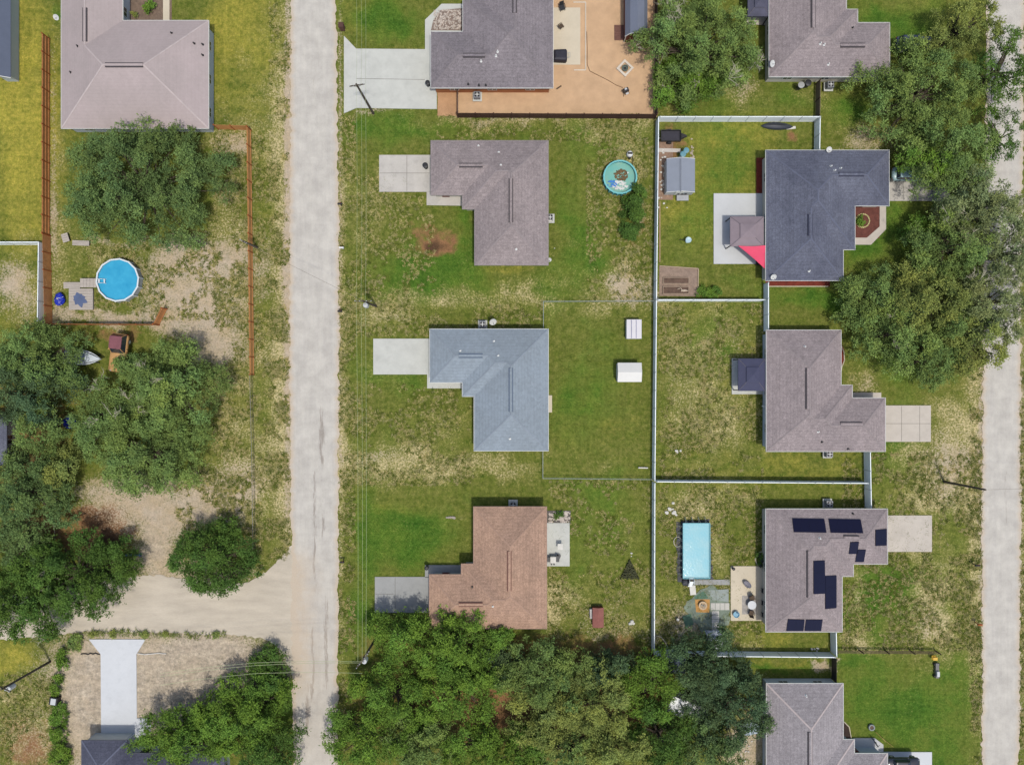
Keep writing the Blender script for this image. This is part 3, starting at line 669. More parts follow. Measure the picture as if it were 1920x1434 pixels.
HO['mauve'] = house('grey mauve roofed house with navy canopied gazebo on its west wall', [(1437,746,1660,846),(1437,722,1598,846),(1437,619,1577,846)], s_mauve, stucco_g, trim, cap_g, vd, [(1576,795,1617,795),(1515,690,1515,767)],
      [(1509,650,1),(1534,809,1),(1541,828,0),(1590,841,0)], garage=(1655,794), door=(1620,750), cap=True)
HO['solar'] = house('grey roofed house carrying black solar panels', [(1436,954,1664,1057),(1436,954,1600,1080),(1436,954,1579,1184)], s_mauve, stucco, trim, cap_g, vd, [(1582,1007,1611,1008),(1517,1032,1517,1120)],
      [(1537,1009,1),(1599,963,0)], garage=(1658,1000), door=(1615,1055))
HO['mid'] = house('mid grey roofed house at the bottom edge with a black car outside', [(1437,1412,1664,1540),(1437,1386,1602,1540),(1437,1281,1581,1540)], s_mid, stucco_g, trim, cap_l, vd, [(1519,1372,1519,1450)],
      [(1511,1304,1)], garage=(1657,1445), door=(1602,1400))
HO['slate'] = house('dark slate roofed house at the end of the white flared driveway', [(153,1388,238,1560),(153,1412,420,1620)], s_navyd, stucco_g, fas_k, cap_n, vdn, [], [], garage=(196,1390), over=.3)
HO['west'] = house('house half off the left edge, grey roof under the trees', [(-190,778,12,872)], s_navy, stucco_g, fas_k, cap_n, vdn, [], [])

# solar panels follow the roof slope
solar = mat('black solar glass', col(14, 14, 38), .35, .08, .5, 3, spec=.25); solarf = mat('panel frame', col(14, 14, 34), .45, .05)
def solar_array(label, quads):
    hip = HO['solar'][1]; t = None
    for (pts, nu, nv) in quads:
        w_ = []
        for (px, py) in pts:
            z = 4
            for _ in range(4): x, y = P(px, py, z); z = hip.z(x, y)
            w_.append(Vector((x, y, z+.12)))
        if t is None: t = thing('solar_array', label, 'solar panels', tuple(w_[0]), group='solar panels on the grey roof'); O = tuple(w_[0])
        a, b, c, d = w_; lp = lambda u, v: (a*(1-u)+b*u)*(1-v)+(d*(1-u)+c*u)*v
        for i in range(nu):
            for j in range(nv):
                g_ = .002; q4 = [lp((i+g_)/nu, (j+g_)/nv), lp((i+1-g_)/nu, (j+g_)/nv), lp((i+1-g_)/nu, (j+1-g_)/nv), lp((i+g_)/nu, (j+1-g_)/nv)]
                n = (q4[1]-q4[0]).cross(q4[3]-q4[0]).normalized(); n = n if n.z > 0 else -n
                mb = MB(); mb.add([tuple(p) for p in q4]+[tuple(p-n*.05) for p in q4], [(0, 1, 2, 3), (7, 6, 5, 4), (0, 4, 5, 1), (1, 5, 6, 2), (2, 6, 7, 3), (3, 7, 4, 0)])
                fr = mb.build('panel', solarf, t, O)
                ctr = sum(q4, Vector())/4; mb = MB(); q5 = [ctr+(p-ctr)*.985+n*.006 for p in q4]; mb.add([tuple(p) for p in q5], [(0, 1, 2, 3) if (q5[1]-q5[0]).cross(q5[3]-q5[0]).z > 0 else (3, 2, 1, 0)]); mb.build('cell_face', solar, fr, O)
solar_array('long black solar panel bank nearest the top left of the grey roof', [([(1485,971),(1545,972),(1549,998),(1488,997)], 4, 1)])
solar_array('long black solar panel bank between the first bank and the garage end', [([(1553,972),(1613,973),(1618,999),(1557,998)], 4, 1)])
solar_array('small solar panel pair above the driveway end of the roof', [([(1641,993),(1662,991),(1662,1022),(1641,1023)], 1, 2)])
solar_array('two small staggered solar panels by the roof valley', [([(1594,1016),(1610,1015),(1607,1038),(1591,1038)], 1, 1), ([(1607,1030),(1623,1030),(1619,1053),(1603,1053)], 1, 1)])
solar_array('two tall staggered solar panel columns on the right slope', [([(1525,1051),(1546,1050),(1547,1112),(1525,1113)], 1, 3), ([(1547,1079),(1568,1078),(1568,1139),(1547,1141)], 1, 3)])
solar_array('two solar panels side by side along the bottom eave', [([(1477,1160),(1508,1161),(1506,1182),(1474,1182)], 2, 1), ([(1511,1161),(1542,1161),(1539,1182),(1508,1182)], 2, 1)])

# ================================================================ SHEDS, CANOPIES
def gable(name, label, cat, x0, y0, x1, y1, axis, hw, hr, roofm, wallm, trimm=None, over=.12, group=None, doorside=None, gambrel=False, lip=0):
    """roof outline in photo px at eave height; axis 'x' or 'y' = ridge direction"""
    a = P(x0, y0, hw); b = P(x1, y1, hw); X0, X1 = min(a[0], b[0]), max(a[0], b[0]); Y0, Y1 = min(a[1], b[1]), max(a[1], b[1])
    O = ((X0+X1)/2, (Y0+Y1)/2, 0); t = thing(name, label, cat, O, group=group)
    along = (X0, X1) if axis == 'x' else (Y0, Y1); cr = (Y0, Y1) if axis == 'x' else (X0, X1); m_ = sum(cr)/2; hwid = (cr[1]-cr[0])/2
    prof = [(cr[0], hw), (m_, hr), (cr[1], hw)] if not gambrel else [(cr[0], hw), (m_-hwid*.62, hw+(hr-hw)*.66), (m_, hr), (m_+hwid*.62, hw+(hr-hw)*.66), (cr[1], hw)]
    pt = (lambda s_, c_, z: (s_, c_, z)) if axis == 'x' else (lambda s_, c_, z: (c_, s_, z))
    mb = MB(); n = len(prof); vs = []
    for s_ in along:
        vs += [pt(s_, c_, z) for c_, z in prof]+[pt(s_, c_, z-.07) for c_, z in prof]
    fs = []
    for i in range(n-1):
        fs += [(i, i+1, 2*n+i+1, 2*n+i), (n+i+1, n+i, 3*n+i, 3*n+i+1), (i, n+i, n+i+1, i+1), (2*n+i, 2*n+i+1, 3*n+i+1, 3*n+i)]
    fs += [(0, 2*n, 3*n, n), (n-1, 2*n-1, 4*n-1, 3*n-1)]
    roof = mb.add(vs, fs).build('roof', roofm, t, O)
    mb = MB(); k = over; pr = [(cr[0]+k, -.05), (cr[0]+k, hw-.05)]+[(c_, z-.09) for c_, z in prof[1:-1]]+[(cr[1]-k, hw-.05), (cr[1]-k, -.05)]
    vs = [pt(along[0]+k, c_, z) for c_, z in pr]+[pt(along[1]-k, c_, z) for c_, z in pr]; L = len(pr)
    mb.add(vs, [tuple(range(L)), tuple(range(L, 2*L))[::-1]]+[(i, (i+1) % L, L+(i+1) % L, L+i) for i in range(L)]); mb.build('wall', wallm, t, O)
    if trimm:
        mb = MB()
        for s_ in (along[0]+k-.03, along[1]-k-.03):
            for c_ in (cr[0]+k-.02, cr[1]-k-.06):
                p = pt(s_, c_, 0); mb.box(p[0], p[1], 0, p[0]+.08, p[1]+.08, hw-.08)
        mb.build('corner_trim', trimm, t, O)
        for s_, sg in ((along[0]-.02, -1), (along[1]+.02, 1)):
            mb = MB()
            for i in range(n-1): mb.tube(pt(s_, prof[i][0], prof[i][1]-.05), pt(s_, prof[i+1][0], prof[i+1][1]-.05), .06, n=4)
            mb.build('rake_trim', trimm, t, O)
    if doorside is not None:
        s_ = along[doorside]+(k if doorside == 0 else -k); d = -.03 if doorside == 0 else .03; p = pt(min(s_, s_+d), m_-.55, 0); q_ = pt(max(s_, s_+d), m_+.55, 0)
        mb = MB(); mb.box(min(p[0], q_[0]), min(p[1], q_[1]), .05, max(p[0], q_[0]), max(p[1], q_[1]), hw-.15); mb.build('door', trimm or trim, t, O)
    return t, O, roof
sh_grey = mat('slate grey shed roofing', pc(118, 124, 142), .6, .05, .6, 5); barnw = mat('red brown barn boards', pc(120, 66, 44), .8, .12, 1, 7)
gable('shed', 'tall grey roofed barn shed with red brown end wall', 'shed', 1172, -46, 1214, 68, 'y', 2.1, 3.3, sh_grey, barnw, trim, .15, gambrel=True)
t_, O_, r_ = gable('shed', 'grey plastic storage shed beside the back white fence', 'shed', 1250, 298, 1303, 360, 'y', 1.9, 2.5, mat('grey plastic roof', pc(146, 152, 166), .5, .04), mat('pale plastic wall', pc(196, 200, 206), .5, .04), trim, .08, doorside=0)
mb = MB(); a = P(1276, 298, 2.5); b = P(1276, 360, 2.5); mb.box(a[0]-.06, b[1], 2.49, a[0]+.06, a[1], 2.54); mb.build('ridge_cap', mat('grey ridge strip', pc(126, 132, 146), .5), r_, O_)
wh = mat('white metal sheet', pc(222, 218, 224), .4, .03); whl = mat('off white metal sheet', pc(226, 224, 222), .4, .03)
t_, O_, r_ = gable('shed', 'small white ribbed box shed, upper of the two in the fenced lawn', 'shed', 1175, 599, 1203, 635, 'y', 1.25, 1.33, wh, vinyl, None, .05)
for px in (1184, 1193):
    mb = MB(); a = P(px, 600, 1.34); b = P(px, 634, 1.34); mb.box(a[0]-.035, b[1], 1.30, a[0]+.035, a[1], 1.37); mb.build('roof_rib', mat('blue grey rib', pc(132, 136, 170), .5), r_, O_)
gable('shed', 'white gabled garden shed, lower and larger of the two in the fenced lawn', 'shed', 1158, 680, 1203, 716, 'x', 1.9, 2.3, whl, mat('lilac white siding', pc(204, 206, 220), .5, .03), None, .1, doorside=0)
gable('shed', 'dark slate gabled shed cut by the left edge of the photo', 'shed', -12, -50, 20, 146, 'y', 2.2, 2.9, mat('steel blue roofing', pc(96, 104, 124), .5, .06), mat('white blue siding', pc(196, 206, 214), .6, .03), trim, .4)
gable('shed', 'blue grey shed roof poking from the trees below the white fence', 'shed', 1242, 1226, 1284, 1262, 'x', 2.0, 2.4, mat('blue grey shed roof', pc(108, 116, 140), .6, .05), mat('pale shed siding', pc(186, 192, 200), .6), trim, .1)
gable('playhouse', 'small red brown slatted chicken coop on the lawn', 'coop', 1111, 1139, 1132, 1176, 'y', .9, 1.15, mat('red brown coop boards', pc(150, 96, 88), .8, .15, 1.5, 8), barnw, None, .05)
def canopy(label, x0, y0, x1, y1, roofm, postm, hh=2.5, pitch=.35, inner=.42, cat='gazebo', seg=None):
    a = P(x0, y0, hh); b = P(x1, y1, hh); X0, X1, Y0, Y1 = a[0], b[0], b[1], a[1]; cx, cy = (X0+X1)/2, (Y0+Y1)/2; O = (cx, cy, 0)
    t = thing('gazebo', label, cat, O); wx_, wy_ = (X1-X0)/2, (Y1-Y0)/2; m_ = min(wx_, wy_)
    mb = MB()
    def ring(k, z): return [(cx-wx_*k, cy-wy_*k, z), (cx+wx_*k, cy-wy_*k, z), (cx+wx_*k, cy+wy_*k, z), (cx-wx_*k, cy+wy_*k, z)]
    r0, r1, r00 = ring(1, hh), ring(inner, hh+m_*(1-inner)*pitch), ring(1, hh-.18)
    mb.add(r00+r0+r1, [(0, 1, 5, 4), (1, 2, 6, 5), (2, 3, 7, 6), (3, 0, 4, 7), (4, 5, 9, 8), (5, 6, 10, 9), (6, 7, 11, 10), (7, 4, 8, 11)])
    rf = mb.build('canopy', roofm, t, O)
    mb = MB(); z2 = hh+m_*(1-inner)*pitch+.16; k2 = inner*1.12; q0 = ring(k2, z2-.02)
    mb.add(q0+ring(.01, z2+m_*inner*pitch), [(0, 1, 5, 4), (1, 2, 6, 5), (2, 3, 7, 6), (3, 0, 4, 7)]); mb.build('vent_canopy', roofm, rf, O)
    for i in range(4):
        mb = MB(); mb.tube(r0[i], r1[i], .035, n=5)
        mb.build('rib', mat('canopy rib', pc(110, 104, 112), .6), rf, O)
    for (sx, sy) in ((-1, -1), (1, -1), (1, 1), (-1, 1)):
        mb = MB(); x, y = cx+sx*(wx_-.12), cy+sy*(wy_-.12); mb.box(x-.06, y-.06, 0, x+.06, y+.06, hh-.02); mb.obox(x, y, 0, .05, .3, .3); mb.build('post', postm, t, O)
    return t
canopy('taupe hip canopy gazebo on the white patio', 1369, 406, 1432, 462, mat('taupe canopy cloth', pc(146, 132, 140), .8, .06), ventm)
canopy('navy hip canopy gazebo on a white slab', 1384, 672, 1435, 733, mat('navy canopy cloth', pc(72, 74, 100), .8, .06), ventm)
canopy('small dark canopy with paler edge at the top edge beside the leafy tree', 1402, -22, 1444, 31, mat('dark canopy cloth', pc(92, 92, 112), .8, .3, .3), ventm)
# shade sail
mb = MB(); pts = [(1384, 461, 2.7), (1436, 460, 2.75), (1436, 506, 2.5)]; A3 = [Vector((*P(x, y, z), z)) for x, y, z in pts]; n = 10; vs = []; fs = []; idx = {}
for i in range(n+1):
    for j in range(n+1-i):
        u, v = i/n, j/n; w_ = 1-u-v; p = A3[0]*w_+A3[1]*u+A3[2]*v; cen = (A3[0]+A3[1]+A3[2])/3
        e = u*v+v*w_+w_*u; k = 1-.35*(e-3*u*v*w_) if min(u, v, w_) < 1e-6 else 1-.2*e
        p = cen+(p-cen)*k; p.z -= 1.2*u*v*w_*3; idx[i, j] = len(vs); vs.append(tuple(p))
for i in range(n):
    for j in range(n-i):
        fs.append((idx[i, j], idx[i+1, j], idx[i, j+1]))
        if j < n-i-1: fs.append((idx[i+1, j], idx[i+1, j+1], idx[i, j+1]))
tag(MB().add(vs, fs).build('shade_sail', mat('coral pink sail cloth', pc(236, 84, 116), .8, .05), None, tuple(A3[0]), True), 'coral pink triangular shade sail tied to the navy roofed house', 'shade sail')

# ================================================================ FENCES
def fence(label, pts, h, pm, postm, kind='solid', step=2.4, thick=.05, group=None, name='fence', rails=None, flip=1, top=True):
    """pts in photo px of the fence top"""
    W = [P(x, y, h if top else 0) for x, y in pts]; O = (*W[0], 0); t = thing(name, label, name.split('_')[-1], O, group=group)
    pv = MB()
    if kind == 'board': cw_ = .09
    pv.box(-.06, -.06, -.1, .06, .06, h+.03); pv.prism([(-.085, -.085), (.085, -.085), (.085, .085), (-.085, .085)], h+.03, h+.10, .3)
    if kind == 'link': pv = MB(); pv.cyl(0, 0, -.1, h+.03, .03, n=6); pv.blob(0, 0, h+.05, .045, .045, .045, 6, 4)
    proto = pv.build('post', postm, t)
    first = True; pan = MB(); rl = MB(); wire = MB()
    for k in range(len(W)-1):
        a, b = W[k], W[k+1]; L = math.dist(a, b); an = atan2(b[1]-a[1], b[0]-a[0]); n = max(1, round(L/step)); ux, uy = (b[0]-a[0])/L, (b[1]-a[1])/L
        for i in range(n+1):
            if i == 0 and k > 0: continue
            o = proto if first else proto.copy()
            if not first: C.objects.link(o); o.parent = t
            first = False; o.location = (a[0]+(b[0]-a[0])*i/n-O[0], a[1]+(b[1]-a[1])*i/n-O[1], 0); o.rotation_euler = (0, 0, an)
        for i in range(n):
            m0 = L*i/n; l = L/n; cx, cy = a[0]+ux*(m0+l/2), a[1]+uy*(m0+l/2); dz = .012*((i*7) % 3)
            if kind == 'solid':
                pan.obox(cx, cy, .03, h-.04, l-.12, thick, an); pan.obox(cx, cy, h-.04, h+.005, l-.12, thick+.05, an); pan.obox(cx, cy, .02, .10, l-.12, thick+.04, an)
            elif kind in ('board', 'rails'):
                nb = max(2, int(l/.145))
                for j in range(nb):
                    s_ = m0+l*(j+.5)/nb; dzz = rnd.uniform(-.02, .015); pan.obox(a[0]+ux*s_, a[1]+uy*s_, .03, h+dzz-.02, l/nb-.008, .02, an)
                for z in ((.3, .95, 1.6) if kind == 'rails' else (.3, 1.5)):
                    o_ = .035*flip; rl.obox(cx-sin(an)*o_, cy+cos(an)*o_, z-.045, z+.045, l, .04, an)
            elif kind == 'split':
                for z in (.35, .75, h-.15): rl.obox(cx, cy, z-.06, z+.06, l, .05, an)
            elif kind == 'link':
                rl.tube((a[0]+ux*m0, a[1]+uy*m0, h), (a[0]+ux*(m0+l), a[1]+uy*(m0+l), h), .032, n=6)
                for j in range(int(l/.30)+1):
                    for sg in (-1, 1):
                        s0 = m0+j*.30; s1 = s0+sg*h*.75; s1c = min(max(s1, m0), m0+l); z1 = (s1c-s0)/(s1-s0)*h if s1 != s0 else h
                        wire.tube((a[0]+ux*s0, a[1]+uy*s0, .02), (a[0]+ux*s1c, a[1]+uy*s1c, z1), .006, n=3, caps=False)
    if pan.v: pan.build('panel', pm, t, O)
    if rl.v: rl.build('rail', pm if kind != 'link' else postm, t, O)
    if wire.v: wire.build('wire_mesh', postm, t, O)
    return t
WG = 'white vinyl privacy fences'
wv = mat('white vinyl fence panel', pc(240, 246, 252, 1.2), .5, .04, .5, 6)
fence('long white vinyl fence, stretch from the wood chip yard to the garden beds', [(1235,220),(1231,560)], 1.8, wv, vinyl, group=WG)
fence('long white vinyl fence, stretch behind the two white sheds', [(1231,563),(1228,901)], 1.8, wv, vinyl, group=WG)
fence('long white vinyl fence, stretch beside the rectangular pool yard', [(1228,906),(1227,1226)], 1.8, wv, vinyl, group=WG)
fence('white vinyl fence across the top of the bright green yard', [(1238,219),(1538,219)], 1.8, wv, vinyl, group=WG)
fence('short white vinyl fence running down to the navy roofed house', [(1538,222),(1537,280)], 1.8, wv, vinyl, group=WG)
fence('white vinyl fence below the wooden edged garden beds', [(1234,562),(1434,562)], 1.8, wv, vinyl, group=WG)
fence('short white vinyl fence between the navy and the mauve roofed houses', [(1441,530),(1441,619)], 1.8, wv, vinyl, group=WG)
fence('white vinyl fence between the gazebo yard and the pool yard', [(1232,903),(1628,906)], 1.8, wv, vinyl, group=WG)
fence('white vinyl fence joining the mauve roofed house to the solar panelled house', [(1632,848),(1634,954)], 1.8, wv, vinyl, group=WG)
fence('white vinyl fence along the bottom of the pool yard', [(1231,1229),(1566,1232)], 1.8, wv, vinyl, group=WG)
fence('shortest white vinyl fence, below the corner of the solar panelled house', [(1568,1186),(1569,1230)], 1.8, wv, vinyl, group=WG)
fence('white fence by the left edge of the photo meeting the orange fence', [(-20,454),(72,454),(70,602)], 1.8, wv, vinyl)
ow = mat('orange stained fence boards', pc(220, 152, 98), .8, .16, 1.5, 9); owd = mat('weathered orange post', pc(176, 98, 52), .8, .12)
owl = mat('golden orange fence boards', pc(228, 164, 104), .8, .12, 1.5, 9)
OG = 'orange wooden fences'
fence('orange board fence showing its rails, left of the mauve roofed house', [(78,62),(78,436)], 1.8, ow, owd, 'rails', group=OG, flip=1)
fence('orange board fence with smooth face beside the round blue pool yard', [(79,438),(83,606)], 1.8, ow, owd, 'board', group=OG, flip=-1)
fence('low orange fence line below the round blue pool', [(97,607),(286,608)], 1.8, ow, owd, 'board', group=OG)
fence('open orange gate swung out from the end of its fence', [(287,607),(302,577)], 1.8, ow, owd, 'board', name='gate', flip=-1)
fence('short orange fence from the mauve roofed house corner', [(400,234),(462,236)], 1.8, owl, owd, 'board', group=OG)
fence('long orange fence facing the pale road on the left', [(462,237),(465,470),(468,702)], 1.8, owl, owd, 'board', group=OG, flip=1)
galv = mat('galvanised steel', pc(176, 184, 184), .45, .05, metal=.3); galvd = mat('dull galvanised steel', pc(130, 128, 124), .5, .05, metal=.2)
fence('grey chain link fence continuing the long orange fence', [(468,704),(472,860),(474,1030)], 1.2, galvd, galvd, 'link', 3)
fence('pale chain link fence round the lawn of the blue grey roofed house', [(1019,617),(1019,565),(1226,564)], 1.2, galv, galv, 'link', 3)
fence('lower pale chain link fence from the blue grey house to the white fence', [(1018,846),(1018,897),(1226,899)], 1.2, galv, galv, 'link', 3)
dk = mat('dark brown stained boards', pc(86, 58, 50), .8, .15, 1.5, 9)
fence('dark brown board fence along the bottom of the wood chip yard', [(857,212),(1232,214)], 1.8, dk, dk, 'board')
fence('short dark fence beside the strip of orange wood chips', [(857,168),(857,210)], 1.5, mat('brown grey boards', pc(120, 96, 84), .8, .1), dk, 'board')
fence('dark fence between the wood chip yard and the leafy tree', [(1233,-60),(1233,212)], 1.8, mat('blackish boards', pc(74, 66, 72), .8, .1), dk, 'board')
fence('brown rail fence reaching out beside the right hand lawn', [(1571,1224),(1764,1226)], 1.3, mat('brown grey rails', pc(112, 90, 76), .8, .15), mat('dark brown post', pc(76, 60, 52), .8), 'split', 3.4)
fence('dark slatted fence below the corner of the white fence', [(1569,1236),(1569,1280)], 1.7, mat('black slats', pc(56, 54, 56), .6), ventm, 'board')
fence('narrow white picket fence just above the bottom mid grey roof', [(1438,1279),(1558,1281)], 1.2, vinyl, vinyl, 'solid', 2.2)
fence('thin brown fence between the two dark waste bins and the air conditioner', [(1538,150),(1537,216)], 1.5, mat('weathered brown boards', pc(128, 112, 96), .8, .1), dk, 'board')
fence('red fence stub where the white fences meet by the woods', [(1228,1232),(1229,1262)], 1.8, mat('red painted boards', pc(150, 58, 48), .8, .1), dk, 'board')
fence('long pale grey fence hidden under the trees on the left', [(90,740),(93,880),(103,1010)], 1.2, galvd, galvd, 'link', 3)

# ================================================================ UTILITY POLES AND WIRES
wood = mat('grey brown pole wood', pc(92, 82, 72), .9, .15, 2, 8); iron = mat('dark iron', pc(60, 58, 60), .5, metal=.4); can = mat('pale grey transformer', pc(206, 208, 212), .4, .03)
def pole(label, bx, by, tx, ty, arm=None, armang=0, transf=False, arms=1, lean=None):
    db = math.hypot(bx-960, by-717); dt = math.hypot(tx-960, ty-717); z = H*(1-db/dt); X0, Y0 = P(bx, by, 0); X1, Y1 = P(tx, ty, z)
    t = thing('utility_pole', label, 'utility pole', (X0, Y0, 0), group='wooden utility poles'); mb = MB(); n = 10
    secs = []
    for k in range(2):
        r_ = .17 if k == 0 else .12; zz = -.2 if k == 0 else z; secs.append([((X1-X0)*k+r_*cos(2*pi*i/n), (Y1-Y0)*k+r_*sin(2*pi*i/n), zz) for i in range(n)])
    mb.loft(secs).build('shaft', wood, t)
    tx_, ty_ = X1-X0, Y1-Y0
    if arm:
        for q_ in range(arms):
            mb = MB(); zz = z-.35-.9*q_; mb.obox(tx_*.96, ty_*.96, zz-.06, zz+.06, arm, .12, armang); ca = mb.build('crossarm', wood, t)
            for s_ in (-.46, -.2, .2, .46):
                mb = MB(); x, y = tx_*.96+cos(armang)*arm*s_, ty_*.96+sin(armang)*arm*s_; mb.lathe(x, y, [(.02, zz+.06), (.06, zz+.1), (.04, zz+.16), (.07, zz+.2), (.03, zz+.28), (0, zz+.29)], 8); mb.build('insulator', can, ca)
            mb = MB(); mb.tube((tx_, ty_, zz-.6), (tx_+cos(armang)*arm*.3, ty_+sin(armang)*arm*.3, zz-.05), .025); mb.tube((tx_, ty_, zz-.6), (tx_-cos(armang)*arm*.3, ty_-sin(armang)*arm*.3, zz-.05), .025); mb.build('brace', iron, ca)
    if transf:
        mb = MB(); x, y = tx_+.1, ty_-.42; mb.lathe(x, y, [(0, z-2.2), (.3, z-2.2), (.32, z-2.1), (.32, z-1.2), (.3, z-1.1), (.12, z-1.02), (0, z-1.0)], 14); mb.tube((x, y, z-1.05), (x, y, z-.7), .05); mb.build('transformer', can, t, smooth=False)
    return t, (X1, Y1, z)
_, p1 = pole('leaning looking utility pole rising over the wide white driveway', 700, 213, 668, 158, 1.9, .15)
_, p2 = pole('utility pole with white transformer across the road from the orange fence', 705, 574, 680, 564, 2.2, 0, True)
_, p3 = pole('utility pole with transformer at the edge of the woods by the road', 706, 1194, 678, 1240, 2.4, .9, True, 2)
_, p4 = pole('tall dark utility pole leaning over the right hand road', 1770, 903, 1848, 918)
_, p5 = pole('utility pole at the lower left leaning to the photo edge', 94, 1240, 2, 1292, 2.0, -.4, True)
_, p6 = pole('short utility pole beside the long orange fence', 482, 464, 455, 452, 1.0, -.5)
wirem = mat('pale aluminium wire', pc(180, 190, 150), .4, .02, metal=.2); wired = mat('dark cable', pc(120, 110, 100), .6, .02)
def wire(label, pts, m=wirem, r=.014, sag=.5, cat='cable'):
    mb = MB(); out = []
    for a, b in zip(pts, pts[1:]):
        n = 14
        for i in range(n+(b is pts[-1])):
            t = i/n; out.append((a[0]+(b[0]-a[0])*t, a[1]+(b[1]-a[1])*t, a[2]+(b[2]-a[2])*t-4*sag*t*(1-t)))
    mb.path(out, r, 4); o = mb.build('power_line', m, None, out[0]); return tag(o, label, cat, 'overhead power lines')
for k, (px, px2, lab) in enumerate(((668, 671, 'leftmost'), (677, 679, 'middle'), (685, 686, 'rightmost'))):
    wire(lab+' of the three parallel power lines running down beside the road', [(*P(px-1, -60, 9.4), 9.4), (*P(px, 160, 9.5), 9.5), (*P(px, 564, 9.4), 9.4), (*P(px2, 1240, 9.6), 9.6)])
wire('thin dark cable crossing the road between the orange fence pole and the transformer pole', [p6, p2], wired, .02, .3)
wire('upper cable crossing the road from the woods corner to the left', [p3, (*P(480, 1242, 8.5), 8.5), (*P(300, 1262, 9), 9)], wirem, .02, .3)
wire('middle cable crossing the road from the woods corner to the left', [(p3[0], p3[1]-.3, p3[2]-.4), (*P(480, 1247, 8), 8), (*P(300, 1268, 8.5), 8.5)], wirem, .02, .3)
wire('lower cable crossing the road from the woods corner to the left', [(p3[0], p3[1]-1.6, p3[2]-.4), (*P(480, 1262, 8), 8), (*P(300, 1284, 8.5), 8.5)], wirem, .02, .3)
wire('dark cable from the right hand pole across the right hand road', [p4, (*P(2050, 914, 8), 8)], wired, .018, .3)
wire('cable from the lower left pole to the left edge', [p5, (*P(-150, 1300, 9), 9)], wirem, .018, .3)

